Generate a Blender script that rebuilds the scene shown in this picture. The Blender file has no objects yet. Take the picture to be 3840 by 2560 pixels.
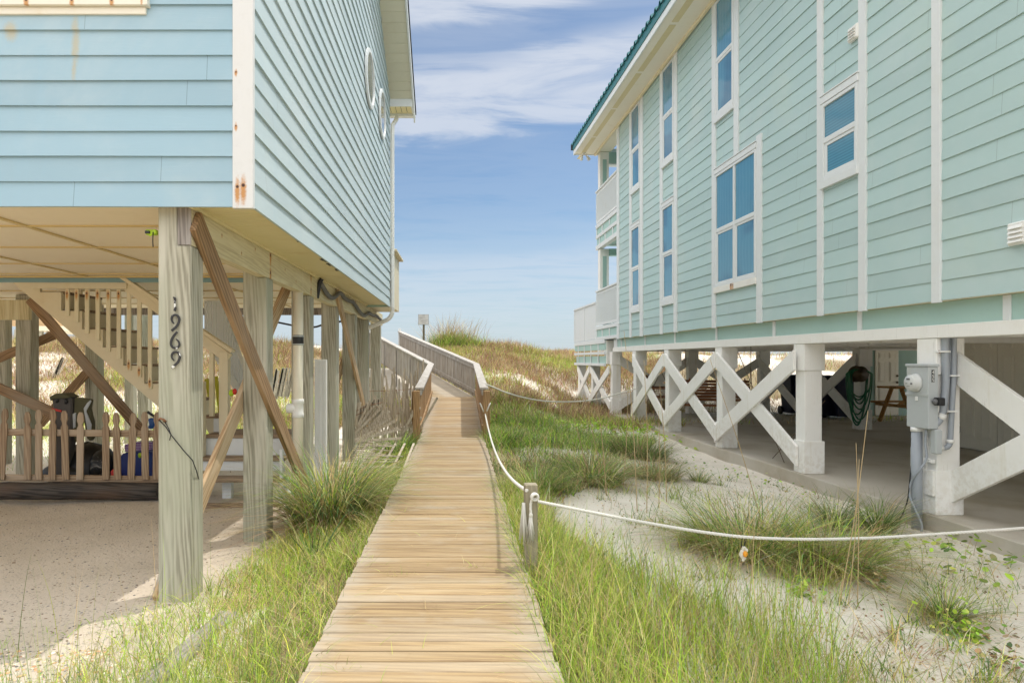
import bpy, bmesh, math, random
import numpy as np
from mathutils import Matrix, Vector
random.seed(7)
rng = np.random.default_rng(7)
EXPO = 0.12; DN = True
S = bpy.context.scene
C = S.collection
F, VX, VY, CZ = 2560.0, 1733.0, 1347.0, 1.75      # lens constant, vanishing point of the walk, eye height
I4 = Matrix.Identity(4)
TH = math.radians(1.97)                            # the right house is turned a little towards the walk
HR = Matrix.Rotation(TH, 4, 'Z')
cT, sT = math.cos(TH), math.sin(TH)

def P(x, y, Y): return Vector(((x-VX)*Y/F, Y, CZ-(y-VY)*Y/F))
def RU(x, v):
    r = (x-VX)/F
    return v*(cT-r*sT)/(r*cT+sT)
def RZ(x, y, v):
    u = RU(x, v)
    return CZ-(y-VY)*(v*sT+u*cT)/F
def HP(v, u, z): return HR @ Vector((v, u, z))

# ---------------------------------------------------------------- node helpers
def mat(name):
    m = bpy.data.materials.new(name); m.use_nodes = True
    nt = m.node_tree; nt.nodes.clear()
    return m, nt
def nd(nt, t, props=None, ins=None):
    n = nt.nodes.new('ShaderNode'+t)
    for k, v in (props or {}).items(): setattr(n, k, v)
    for k, v in (ins or {}).items():
        s = n.inputs[k]
        if isinstance(v, bpy.types.NodeSocket): nt.links.new(v, s)
        else: s.default_value = v
    return n
def rgb(c): return (c[0], c[1], c[2], 1.0)
def mixc(nt, f, a, b, blend='MIX'):
    n = nt.nodes.new('ShaderNodeMix'); n.data_type = 'RGBA'; n.blend_type = blend
    for i, v in ((0, f), (6, a), (7, b)):
        s = n.inputs[i]
        if isinstance(v, bpy.types.NodeSocket): nt.links.new(v, s)
        elif i == 0: s.default_value = v
        else: s.default_value = rgb(v)
    return n.outputs[2]
def mth(nt, op, a, b=0.0, c=0.0, clamp=False):
    n = nt.nodes.new('ShaderNodeMath'); n.operation = op; n.use_clamp = clamp
    for i, v in enumerate((a, b, c)):
        if isinstance(v, bpy.types.NodeSocket): nt.links.new(v, n.inputs[i])
        else: n.inputs[i].default_value = v
    return n.outputs[0]
def mrange(nt, v, a, b, c=0.0, d=1.0, smooth=True):
    n = nd(nt, 'MapRange', {'interpolation_type': 'SMOOTHSTEP' if smooth else 'LINEAR'},
           {'From Min': a, 'From Max': b, 'To Min': c, 'To Max': d})
    nt.links.new(v, n.inputs['Value'])
    return n.outputs[0]
def noise(nt, vec, scale, detail=4, rough=.55, dist=0.0, sc3=None):
    if sc3 is not None:
        mp = nd(nt, 'Mapping', None, {'Vector': vec, 'Scale': sc3}); vec = mp.outputs[0]
    n = nd(nt, 'TexNoise', None, {'Vector': vec, 'Scale': scale, 'Detail': detail, 'Roughness': rough, 'Distortion': dist})
    return n.outputs['Fac']
def out(nt, sh): nt.links.new(sh, nd(nt, 'OutputMaterial').inputs['Surface'])
def coords(nt, rand=True):
    tc = nd(nt, 'TexCoord').outputs['Object']
    if not rand: return tc
    oi = nd(nt, 'ObjectInfo').outputs['Random']
    k = mth(nt, 'MULTIPLY', oi, 37.0)
    cb = nd(nt, 'CombineXYZ', None, {'X': k, 'Y': k, 'Z': k}).outputs[0]
    a = nd(nt, 'VectorMath', {'operation': 'ADD'}, {0: tc, 1: cb})
    return a.outputs[0]
def bsdf(nt, col, rough=.6, bump=None, bstr=.3, bdist=.01, **kw):
    ins = {'Roughness': rough}
    if isinstance(col, bpy.types.NodeSocket): ins['Base Color'] = col
    else: ins['Base Color'] = rgb(col)
    ins.update(kw)
    b = nd(nt, 'BsdfPrincipled', None, ins)
    if bump is not None:
        bn = nd(nt, 'Bump', None, {'Strength': bstr, 'Distance': bdist, 'Height': bump})
        nt.links.new(bn.outputs[0], b.inputs['Normal'])
    return b.outputs[0]
def axis_scale(axis, along, across):
    return {'X': (along, across, across), 'Y': (across, along, across), 'Z': (across, across, along)}[axis]

def rust(nt, col, spots, tc, amt=.92, tone=(.50, .22, .04)):
    # rusty nail bleeds: (x, y, z, radius, drip length) in the part's own space
    tot = None; core = None
    wob = noise(nt, tc, 90, 3)
    for (x, y, z, r, d) in spots:
        sub = nd(nt, 'VectorMath', {'operation': 'SUBTRACT'}, {0: tc, 1: (x, y, z-d*.45)})
        sc = nd(nt, 'VectorMath', {'operation': 'MULTIPLY'}, {0: sub.outputs[0], 1: (1/r, 1/r, 1/(r+d))})
        ln = nd(nt, 'VectorMath', {'operation': 'LENGTH'}, {0: sc.outputs[0]}).outputs['Value']
        ln = mth(nt, 'ADD', ln, mth(nt, 'MULTIPLY', mth(nt, 'SUBTRACT', wob, .5), .9))
        m = mrange(nt, ln, 1.35, .35)
        sub2 = nd(nt, 'VectorMath', {'operation': 'SUBTRACT'}, {0: tc, 1: (x, y, z)})
        l2 = nd(nt, 'VectorMath', {'operation': 'LENGTH'}, {0: sub2.outputs[0]}).outputs['Value']
        c = mrange(nt, l2, r*.75, r*.3)
        tot = m if tot is None else mth(nt, 'MAXIMUM', tot, m)
        core = c if core is None else mth(nt, 'MAXIMUM', core, c)
    col = mixc(nt, mth(nt, 'MULTIPLY', tot, amt), col, tone)
    return mixc(nt, core, col, (.05, .018, .01)) if amt > .6 else col

def wood(name, base, dark, light, axis='Z', rough=.75, tint=None, island=False, wave=.55, crack=.6, spots=None, endgrey=None, ends=False):
    m, nt = mat(name)
    tc = coords(nt)
    if island:
        rp = nd(nt, 'NewGeometry').outputs['Random Per Island']
        k = mth(nt, 'MULTIPLY', rp, 53.0)
        cb = nd(nt, 'CombineXYZ', None, {'X': k, 'Y': k, 'Z': k}).outputs[0]
        tc = nd(nt, 'VectorMath', {'operation': 'ADD'}, {0: tc, 1: cb}).outputs[0]
    mp = nd(nt, 'Mapping', None, {'Vector': tc, 'Scale': axis_scale(axis, .07, 1.0)}).outputs[0]
    fine = noise(nt, mp, 75, 5, .65)
    broad = noise(nt, mp, 9, 3, .5)
    wv = nd(nt, 'TexWave', {'wave_type': 'BANDS', 'bands_direction': 'DIAGONAL'},
            {'Vector': mp, 'Scale': 16.0, 'Distortion': 9.0, 'Detail': 2.0, 'Detail Scale': .9}).outputs['Fac']
    g = mth(nt, 'ADD', mth(nt, 'MULTIPLY', fine, 1-wave), mth(nt, 'MULTIPLY', wv, wave))
    col = mixc(nt, mrange(nt, g, .25, .75), dark, base)
    col = mixc(nt, mrange(nt, broad, .45, .75), col, light)
    if tint is not None:
        t = noise(nt, tc, 2.2, 3, .5, sc3=axis_scale(axis, .35, 1))
        col = mixc(nt, mrange(nt, t, .48, .72, 0, .75), col, tint)
    cr = noise(nt, tc, 60, 2, .4, sc3=axis_scale(axis, .012, 1))
    crm = mrange(nt, cr, .30, .24, 0, crack)
    col = mixc(nt, crm, col, (dark[0]*.3, dark[1]*.3, dark[2]*.3))
    if island:
        v = mrange(nt, rp, 0, 1, .88, 1.10, False)
        vv = nd(nt, 'CombineColor', None, {0: v, 1: v, 2: v}).outputs[0]
        col = mixc(nt, 1.0, col, vv, 'MULTIPLY')
        r2 = mth(nt, 'FRACT', mth(nt, 'MULTIPLY', rp, 17.31))
        col = mixc(nt, mrange(nt, r2, .65, 1.0, 0, .30), col, endgrey or light)
    if endgrey is not None:
        t2 = noise(nt, tc, 1.5, 4, .6)
        col = mixc(nt, mrange(nt, t2, .52, .70, 0, .40), col, endgrey)
    if ends:
        sx = nd(nt, 'SeparateXYZ', None, {0: nd(nt, 'TexCoord').outputs['Object']}).outputs['X']
        ax = mth(nt, 'ABSOLUTE', mth(nt, 'ADD', sx, .17))
        ax = mth(nt, 'ADD', ax, mth(nt, 'MULTIPLY', mth(nt, 'SUBTRACT', noise(nt, tc, 6, 5, .6, sc3=(.5, 2, 1)), .5), .35))
        col = mixc(nt, mrange(nt, ax, .40, .66, 0, .65), col, endgrey)
    if spots: col = rust(nt, col, spots, nd(nt, 'TexCoord').outputs['Object'])
    h = mth(nt, 'SUBTRACT', g, mth(nt, 'MULTIPLY', crm, 2.0))
    out(nt, bsdf(nt, col, rough, h, .35, .006))
    return m

def paint(name, col, dirt=None, amt=.5, rough=.55, axis='Z', spots=None, bstr=.12, mottle=.06, grain=60):
    m, nt = mat(name)
    tc = coords(nt)
    d = dirt or (col[0]*.72, col[1]*.66, col[2]*.52)
    n1 = noise(nt, tc, 2.6, 6, .62)
    n2 = noise(nt, tc, 5, 4, .6, sc3=(1, 1, .18))
    f = mth(nt, 'MULTIPLY', mrange(nt, n1, .45, .8), mrange(nt, n2, .35, .75))
    c = mixc(nt, mth(nt, 'MULTIPLY', f, amt), col, d)
    n3 = noise(nt, tc, 17, 5, .6)
    c = mixc(nt, mrange(nt, n3, .5, .75, 0, mottle*3), c, (col[0]*.8, col[1]*.8, col[2]*.78))
    if spots: c = rust(nt, c, spots, nd(nt, 'TexCoord').outputs['Object'])
    b = noise(nt, tc, grain, 4, .6, sc3=axis_scale(axis, .06, 1))
    out(nt, bsdf(nt, c, rough, b, bstr, .004))
    return m

def siding(name, col, axis, expo, z0, stain=None, streak=.25, warm=None, spots=None):
    m, nt = mat(name)
    tc = nd(nt, 'TexCoord').outputs['Object']
    sp = nd(nt, 'SeparateXYZ', None, {0: tc})
    row = mth(nt, 'FLOOR', mth(nt, 'DIVIDE', mth(nt, 'SUBTRACT', sp.outputs['Z'], z0), expo))
    wn = nd(nt, 'TexWhiteNoise', {'noise_dimensions': '1D'}, {'W': row}).outputs['Value']
    wx = noise(nt, tc, .8, 3, .5)
    v = mrange(nt, mth(nt, 'ADD', mth(nt, 'MULTIPLY', wn, .5), mth(nt, 'MULTIPLY', wx, .5)), .1, .9, .91, 1.07, False)
    vv = nd(nt, 'CombineColor', None, {0: v, 1: v, 2: v}).outputs[0]
    c = mixc(nt, 1.0, col, vv, 'MULTIPLY')
    st = noise(nt, tc, 3.0, 5, .65, sc3=(1, 1, .10) if axis != 'Y' else (1, 1, .10))
    c = mixc(nt, mrange(nt, st, .5, .8, 0, streak), c, stain or (col[0]*.8, col[1]*.92, col[2]*1.02))
    if warm is not None:
        wz = noise(nt, tc, .9, 5, .6)
        c = mixc(nt, mrange(nt, wz, .52, .75, 0, .4), c, warm)
    # butt joints between boards, staggered row by row
    jo = mth(nt, 'FRACT', mth(nt, 'ADD', mth(nt, 'DIVIDE', sp.outputs[axis], 3.66), mth(nt, 'MULTIPLY', wn, 7.3)))
    c = mixc(nt, mrange(nt, mth(nt, 'ABSOLUTE', mth(nt, 'SUBTRACT', jo, .5)), .0009, .0004, 0, .6), c, (col[0]*.35, col[1]*.35, col[2]*.35))
    # chalky fading and salt bloom in broad uneven patches
    fd = noise(nt, tc, .55, 6, .65, .4)
    c = mixc(nt, mrange(nt, fd, .45, .72, 0, .30), c, (.62, .66, .66))
    if spots: c = rust(nt, c, spots, tc, .5, (.50, .36, .12))
    k = mth(nt, 'MULTIPLY', row, 3.7)
    cb = nd(nt, 'CombineXYZ', None, {'X': k, 'Y': k, 'Z': 0.0}).outputs[0]
    tv = nd(nt, 'VectorMath', {'operation': 'ADD'}, {0: tc, 1: cb}).outputs[0]
    b = noise(nt, tv, 42, 4, .6, 1.2, sc3=axis_scale(axis, .10, 1))
    out(nt, bsdf(nt, c, .55, b, .28, .004))
    return m

# ---------------------------------------------------------------- geometry helpers
WM = {}
def place(o, parent, M):
    C.objects.link(o)
    if parent is None: o.matrix_world = M
    else:
        o.parent = parent
        o.matrix_parent_inverse = I4
        o.matrix_local = WM[parent.name].inverted() @ M
    WM[o.name] = M.copy()
    return o
def tag(o, label=None, cat=None, group=None, kind=None):
    if label: o['label'] = label
    if cat: o['category'] = cat
    if group: o['group'] = group
    if kind: o['kind'] = kind
    return o
def thing(name, label, cat, loc=(0, 0, 0), rz=0.0, group=None):
    o = bpy.data.objects.new(name, None); o.empty_display_size = .2
    place(o, None, Matrix.Translation(loc) @ Matrix.Rotation(rz, 4, 'Z'))
    return tag(o, label, cat, group)

class G:
    def __init__(s): s.v = []; s.f = []; s.sm = []
    def add(s, vs, fs, smooth=False):
        b = len(s.v); s.v += [tuple(v) for v in vs]
        for f in fs: s.f.append([i+b for i in f]); s.sm.append(smooth)
    def box(s, a, b):
        x0, y0, z0 = [min(a[i], b[i]) for i in range(3)]; x1, y1, z1 = [max(a[i], b[i]) for i in range(3)]
        s.add([(x0,y0,z0),(x1,y0,z0),(x1,y1,z0),(x0,y1,z0),(x0,y0,z1),(x1,y0,z1),(x1,y1,z1),(x0,y1,z1)],
              [(0,3,2,1),(4,5,6,7),(0,1,5,4),(1,2,6,5),(2,3,7,6),(3,0,4,7)])
        return s
    def bar(s, p0, p1, w, d, ref=(0, 0, 1)):
        p0 = Vector(p0); p1 = Vector(p1); z = (p1-p0).normalized()
        x = Vector(ref).cross(z)
        if x.length < 1e-4: x = Vector((1, 0, 0)).cross(z)
        x.normalize(); y = z.cross(x)
        vs = []
        for p in (p0, p1):
            for a, b in ((-1,-1),(1,-1),(1,1),(-1,1)): vs.append(p+x*(a*w/2)+y*(b*d/2))
        s.add(vs, [(0,3,2,1),(4,5,6,7),(0,1,5,4),(1,2,6,5),(2,3,7,6),(3,0,4,7)])
        return s
    def prism(s, poly, fn, t0, t1):
        # poly: 2D outline; fn(a, b, t) -> 3D point
        n = len(poly)
        vs = [fn(a, b, t0) for a, b in poly]+[fn(a, b, t1) for a, b in poly]
        fs = [tuple(range(n))[::-1], tuple(range(n, 2*n))]
        for i in range(n):
            j = (i+1) % n; fs.append((i, j, n+j, n+i))
        s.add(vs, fs); return s
    def tube(s, pts, r, seg=8, cap=True, smooth=True):
        pts = [Vector(p) for p in pts]; n = len(pts)
        rs = r if isinstance(r, (list, tuple)) else [r]*n
        t = (pts[1]-pts[0]).normalized()
        ref = Vector((0, 0, 1)) if abs(t.z) < .9 else Vector((1, 0, 0))
        x = ref.cross(t).normalized(); vs = []
        for i, p in enumerate(pts):
            t = (pts[min(i+1, n-1)]-pts[max(i-1, 0)]).normalized()
            x = (x-t*x.dot(t)).normalized(); y = t.cross(x)
            for k in range(seg):
                a = 2*math.pi*k/seg; vs.append(p+(x*math.cos(a)+y*math.sin(a))*rs[i])
        fs = [(i*seg+k, i*seg+(k+1) % seg, (i+1)*seg+(k+1) % seg, (i+1)*seg+k) for i in range(n-1) for k in range(seg)]
        if cap: fs += [tuple(range(seg))[::-1], tuple(range((n-1)*seg, n*seg))]
        s.add(vs, fs, smooth); return s
    def lathe(s, c, prof, axis='Z', seg=20):
        # prof: (radius, height) list about an axis through c
        vs = []; n = len(prof)
        for r, h in prof:
            for k in range(seg):
                a = 2*math.pi*k/seg; q = (r*math.cos(a), r*math.sin(a))
                o = {'Z': (q[0], q[1], h), 'X': (h, q[0], q[1]), 'Y': (q[0], h, q[1])}[axis]
                vs.append((c[0]+o[0], c[1]+o[1], c[2]+o[2]))
        fs = [(i*seg+k, i*seg+(k+1) % seg, (i+1)*seg+(k+1) % seg, (i+1)*seg+k) for i in range(n-1) for k in range(seg)]
        fs += [tuple(range(seg))[::-1], tuple(range((n-1)*seg, n*seg))]
        s.add(vs, fs, True); return s
    def blob(s, c, r, n=10, seed=0, jit=.15):
        rr = random.Random(seed); vs = []; fs = []
        for i in range(n+1):
            th = math.pi*i/n
            for k in range(n*2):
                ph = math.pi*k/n; j = 1+rr.uniform(-jit, jit)
                vs.append((c[0]+r[0]*j*math.sin(th)*math.cos(ph), c[1]+r[1]*j*math.sin(th)*math.sin(ph), c[2]+r[2]*j*math.cos(th)))
        w = n*2
        for i in range(n):
            for k in range(w): fs.append((i*w+k, (i+1)*w+k, (i+1)*w+(k+1) % w, i*w+(k+1) % w))
        s.add(vs, fs, True); return s
    def build(s, name, m, parent=None, M=I4, bevel=0.0):
        me = bpy.data.meshes.new(name); me.from_pydata(s.v, [], s.f)
        me.polygons.foreach_set('use_smooth', s.sm)
        bm = bmesh.new(); bm.from_mesh(me)
        bmesh.ops.recalc_face_normals(bm, faces=bm.faces[:])
        if bevel > 0:
            es = [e for e in bm.edges if len(e.link_faces) == 2 and e.calc_face_angle(0) > .6]
            bmesh.ops.bevel(bm, geom=es, offset=bevel, segments=1, profile=.5, affect='EDGES')
        bm.to_mesh(me); bm.free()
        me.materials.append(m)
        return place(bpy.data.objects.new(name, me), parent, M)

def beam(name, p0, p1, w, d, ref, m, parent, bevel=.006, label=None):
    # one timber, its own mesh, grain along its length (local Z)
    p0 = Vector(p0); p1 = Vector(p1); L = (p1-p0).length; z = (p1-p0)/L
    x = Vector(ref).cross(z)
    if x.length < 1e-4: x = Vector((1, 0, 0))
    x.normalize(); y = z.cross(x)
    M = Matrix(((x.x, y.x, z.x, p0.x), (x.y, y.y, z.y, p0.y), (x.z, y.z, z.z, p0.z), (0, 0, 0, 1)))
    g = G(); g.box((-w/2, -d/2, 0), (w/2, d/2, L))
    o = g.build(name, m, parent, M, bevel)
    if label: o['label'] = label
    return o
def bx(name, a, b, m, parent=None, M=I4, bevel=.004):
    g = G(); g.box(a, b); return g.build(name, m, parent, M, bevel)

def lap_rows(g, a, b, z0, z1, expo, nrm, t=.012, clip=None):
    # clapboards: each row leans out to a thick lower edge; a, b = 2D ends of the wall
    a = Vector((a[0], a[1], 0)); b = Vector((b[0], b[1], 0)); nv = Vector((nrm[0], nrm[1], 0)).normalized()
    z = z0
    while z < z1-.01:
        zt = min(z+expo, z1)
        pa, pb = (a, b) if clip is None else clip(z, a, b)
        pc, pd = (pa, pb) if clip is None else clip(zt, a, b)
        Lr = (pb-pa).length
        if Lr > .05:
            ns = max(1, int(Lr/1.1)); rj = random.Random(int(z*977)); up = Vector((0, 0, 1)); J = [(rj.uniform(-.004, .004), rj.uniform(-.0035, .0035)) for _ in range(ns+1)]
            for q in range(ns):
                f0, f1 = q/ns, (q+1)/ns
                a0, b0, c0, d0 = pa.lerp(pb, f0), pa.lerp(pb, f1), pc.lerp(pd, f0), pc.lerp(pd, f1)
                (o0, s0), (o1, s1) = J[q], J[q+1]
                g.add([a0+nv*(t+o0)+up*(z+s0), b0+nv*(t+o1)+up*(z+s1), d0+nv*.001+up*(zt+.008), c0+nv*.001+up*(zt+.008), a0-nv*.004+up*(z+s0), b0-nv*.004+up*(z+s1)], [(0, 1, 2, 3), (4, 5, 1, 0)])
        if False:
            up = Vector((0, 0, 1))
            q0 = pa+nv*t+up*z; q1 = pb+nv*t+up*z; q2 = pd+nv*.001+up*(zt+.004); q3 = pc+nv*.001+up*(zt+.004)
            l0 = pa-nv*.004+up*z; l1 = pb-nv*.004+up*z
            g.add([q0, q1, q2, q3, l0, l1], [(0, 1, 2, 3), (4, 5, 1, 0)])
        z += expo
    return g

# ---------------------------------------------------------------- materials
M = {}
M['post'] = wood('weathered_post_wood', (.45, .43, .345), (.25, .235, .18), (.53, .51, .43), 'Z', tint=(.36, .37, .28), wave=.34, crack=.95)
M['brace'] = wood('brown_brace_wood', (.34, .21, .11), (.20, .12, .06), (.42, .28, .17), 'Z', tint=(.36, .29, .22))
M['brace_pale'] = wood('pale_brace_wood', (.52, .37, .22), (.36, .23, .12), (.60, .47, .33), 'Z')
M['girder'] = wood('painted_girder_wood', (.66, .58, .36), (.50, .42, .24), (.70, .64, .44), 'Z', wave=.3, crack=.5)
M['picket'] = wood('picket_wood', (.40, .29, .19), (.27, .18, .11), (.48, .38, .28), 'Z', island=True)
M['timber'] = wood('dark_timber', (.07, .058, .05), (.022, .018, .016), (.13, .11, .095), 'X', tint=(.12, .07, .04))
M['tread'] = wood('tread_wood', (.30, .21, .13), (.18, .12, .08), (.38, .29, .20), 'X')
M['deck'] = wood('deck_board_wood', (.41, .290, .150), (.29, .195, .10), (.45, .345, .21), 'X', island=True, wave=.35, endgrey=(.44, .395, .325), crack=.95, ends=True)
M['rail_grey'] = wood('grey_rail_wood', (.40, .355, .30), (.25, .215, .18), (.50, .47, .43), 'Z', island=True, crack=.7)
M['rail_brown'] = wood('brown_rail_wood', (.40, .25, .12), (.26, .155, .07), (.47, .33, .19), 'Z', island=True)
M['cap_grey'] = wood('grey_cap_wood', (.47, .44, .40), (.34, .31, .28), (.56, .54, .51), 'Z', wave=.3)
M['slat'] = wood('slat_fence_wood', (.52, .45, .35), (.34, .28, .20), (.62, .56, .46), 'Z', island=True)
M['slat_white'] = wood('bleached_slat_wood', (.72, .67, .58), (.5, .45, .38), (.8, .76, .7), 'Z', island=True)
M['swing'] = wood('swing_wood', (.30, .13, .05), (.18, .07, .03), (.36, .18, .08), 'X')
M['table'] = wood('picnic_wood', (.50, .27, .08), (.34, .17, .05), (.56, .34, .14), 'X')
M['endgrain'] = wood('grey_end_grain', (.30, .27, .25), (.15, .13, .12), (.4, .37, .35), 'Z')
M['white'] = paint('white_trim_paint', (.72, .75, .765), (.60, .54, .42), .25)
M['white_r'] = paint('white_column_paint', (.88, .87, .84), (.62, .56, .42), .45, axis='Z', bstr=.35)
M['cream'] = paint('cream_paint', (.74, .66, .48), (.58, .42, .18), .5)
M['ceiling'] = paint('ceiling_panel_paint', (.90, .79, .60), (.55, .42, .22), .35, bstr=.05)
M['seam'] = paint('ceiling_seam_strip', (.66, .51, .24), None, .4)
M['soffit'] = paint('soffit_panel_paint', (.80, .71, .43), (.55, .40, .10), .5)
M['soffit_r'] = paint('white_soffit_paint', (.82, .78, .69), (.62, .52, .30), .4)
M['balus'] = paint('cream_baluster_paint', (.76, .69, .50), (.6, .45, .2), .4)
M['black'] = paint('black_rubber', (.018, .018, .020), (.05, .05, .05), .3, .5)
M['hose_grey'] = paint('grey_corrugated_plastic', (.14, .14, .145), None, .3, .5)
M['pvc'] = paint('pvc_plastic', (.80, .75, .62), (.62, .5, .3), .3, .4, bstr=.02)
M['white_pl'] = paint('white_plastic', (.82, .82, .80), None, .2, .4, bstr=.02)
M['meter'] = paint('grey_enclosure_paint', (.46, .49, .50), (.40, .36, .28), .35, .45, bstr=.02)
M['conduit'] = paint('grey_conduit_plastic', (.33, .36, .40), None, .3, .45, bstr=.02)
M['navy'] = paint('navy_bin_plastic', (.012, .018, .045), None, .2, .45)
M['hosegreen'] = paint('green_hose_rubber', (.012, .14, .065), None, .3, .4)
M['teal'] = paint('teal_roof_metal', (.025, .17, .19), (.02, .09, .08), .5, .4, bstr=.02)
M['shingle'] = paint('dark_roof_shingle', (.05, .05, .055), None, .4, .8)
M['rope'] = paint('white_rope', (.72, .70, .65), (.5, .46, .38), .4, .9)
M['mint_panel'] = paint('mint_panel_paint', (.40, .58, .54), (.36, .48, .40), .4, bstr=.2, axis='Y')
M['mint_dark'] = paint('mint_wall_paint', (.36, .53, .49), None, .3)
M['blue_band'] = paint('blue_band_paint', (.20, .35, .40), None, .3)
M['door'] = paint('cream_door_paint', (.88, .84, .74), None, .3, .45, bstr=.03)
M['grey_cloth'] = paint('grey_bag_cloth', (.10, .092, .09), None, .3, .9)
M['olive_cloth'] = paint('olive_cloth', (.10, .095, .055), None, .3, .9)
M['pale_cloth'] = paint('pale_lining_cloth', (.50, .54, .58), (.2, .22, .25), .6, .9)
M['red'] = paint('red_plastic', (.60, .03, .02), None, .2, .5)
M['blue'] = paint('blue_plastic', (.012, .03, .19), (.03, .15, .42), .9, .45)
M['blue2'] = paint('bright_blue_plastic', (.01, .09, .34), None, .3, .4)
M['lime'] = paint('lime_plastic', (.42, .62, .03), None, .2, .5)
M['orange'] = paint('orange_plastic', (.85, .33, .02), None, .2, .5)
M['brownmetal'] = paint('bronze_metal', (.12, .085, .05), None, .3, .4)
M['rustmetal'] = paint('rusty_metal', (.26, .12, .06), (.10, .04, .02), .8, .8)
M['shell'] = paint('shell_white', (.72, .68, .60), (.5, .42, .3), .5, .6)
M['sign'] = paint('sign_face_paint', (.56, .56, .55), None, .2, .5, bstr=.02)
M['signtext'] = paint('sign_print', (.22, .22, .23), None, .2, .5, bstr=.02)
M['signedge'] = paint('sign_rim', (.33, .36, .38), None, .2, .5, bstr=.02)
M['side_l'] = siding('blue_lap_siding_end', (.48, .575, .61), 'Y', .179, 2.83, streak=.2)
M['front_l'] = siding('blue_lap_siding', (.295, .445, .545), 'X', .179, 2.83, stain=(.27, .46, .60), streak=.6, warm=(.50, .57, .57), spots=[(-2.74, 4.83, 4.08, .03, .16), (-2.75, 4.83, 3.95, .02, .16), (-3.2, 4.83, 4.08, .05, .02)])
M['side_r'] = siding('mint_lap_siding', (.435, .585, .585), 'Y', .214, 2.38, stain=(.42, .57, .52), streak=.35, warm=(.47, .60, .54))

def m_plaid():
    m, nt = mat('purple_plaid_cloth'); tc = nd(nt, 'TexCoord').outputs['Object']
    c = None
    w1 = nd(nt, 'TexWave', {'bands_direction': 'X'}, {'Vector': tc, 'Scale': 14.0}).outputs['Fac']
    w2 = nd(nt, 'TexWave', {'bands_direction': 'Z'}, {'Vector': tc, 'Scale': 14.0}).outputs['Fac']
    c = mixc(nt, mrange(nt, w1, .45, .55), (.16, .02, .30), (.36, .20, .52))
    c = mixc(nt, mrange(nt, w2, .75, .85), c, (.62, .60, .66))
    out(nt, bsdf(nt, c, .8)); return m
M['plaid'] = m_plaid()
def m_tub():
    m, nt = mat('black_scuffed_vinyl'); tc = nd(nt, 'TexCoord').outputs['Object']
    n = noise(nt, tc, 5, 6, .7, .8, sc3=(1, 1, 2.5))
    c = mixc(nt, mrange(nt, n, .58, .70, 0, .8), (.008, .008, .009), (.34, .33, .31))
    out(nt, bsdf(nt, c, .45)); return m
M['tub'] = m_tub()
def m_digit():
    m, nt = mat('flaking_black_enamel'); tc = nd(nt, 'TexCoord').outputs['Object']
    n = noise(nt, tc, 24, 3, .5)
    c = mixc(nt, mrange(nt, n, .57, .60), (.022, .022, .026), (.72, .72, .70))
    out(nt, bsdf(nt, c, .5, n, .3, .003)); return m
M['digit'] = m_digit()
def m_glass(name, c0, blinds=False, top=None):
    m, nt = mat(name); tc = nd(nt, 'TexCoord').outputs['Object']
    c = mixc(nt, noise(nt, tc, 1.3, 3), c0, (c0[0]*1.25, c0[1]*1.2, c0[2]*1.12))
    if blinds:
        w = nd(nt, 'TexWave', {'bands_direction': 'Z'}, {'Vector': tc, 'Scale': 8.0}).outputs['Fac']
        c = mixc(nt, mrange(nt, w, .2, .6, 0, .45), c, (c0[0]*.45, c0[1]*.5, c0[2]*.55))
    else:                                            # drawn curtains and a darker gap behind the tint
        w = nd(nt, 'TexWave', {'bands_direction': 'Y'}, {'Vector': tc, 'Scale': 2.6, 'Distortion': 3.0, 'Detail': 2.0}).outputs['Fac']
        c = mixc(nt, mrange(nt, w, .2, .9, 0, .22), c, (c0[0]*2.2, c0[1]*1.6, c0[2]*1.35))
        dk = noise(nt, tc, .9, 2, .5)
        c = mixc(nt, mrange(nt, dk, .5, .62, 0, .6), c, (c0[0]*.4, c0[1]*.5, c0[2]*.6))
    b = noise(nt, tc, 2.2, 2)
    out(nt, bsdf(nt, c, .02, b, .10, .02, **{'IOR': 1.9})); return m
M['glass'] = m_glass('tinted_window_glass', (.06, .22, .34))
M['glass_b'] = m_glass('window_glass_over_blinds', (.07, .25, .36), True)
M['glass_l'] = m_glass('oval_window_glass', (.20, .24, .26))
def m_white_r():
    m, nt = mat('white_column_paint_worn'); tc = nd(nt, 'TexCoord').outputs['Object']; tr = coords(nt)
    z = nd(nt, 'SeparateXYZ', None, {0: tc}).outputs['Z']
    n1 = noise(nt, tr, 3, 6, .65); n2 = noise(nt, tr, 14, 5, .65); g = noise(nt, tr, 70, 4, .6, sc3=(1, 1, .05)); st = noise(nt, tr, 7, 4, .6, sc3=(1, 1, .08))
    c = mixc(nt, mrange(nt, n1, .48, .75, 0, .25), (.87, .86, .83), (.70, .66, .55))
    c = mixc(nt, mrange(nt, st, .58, .74, 0, .4), c, (.62, .56, .42))
    c = mixc(nt, mrange(nt, g, .36, .28, 0, .5), c, (.60, .58, .53))
    sp_ = mth(nt, 'MULTIPLY', mrange(nt, z, .95, .30), mrange(nt, n2, .42, .62))
    c = mixc(nt, mth(nt, 'MULTIPLY', sp_, .32), c, (.52, .45, .34))
    out(nt, bsdf(nt, c, .6, g, .45, .005)); return m
M['white_r'] = m_white_r()
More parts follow.
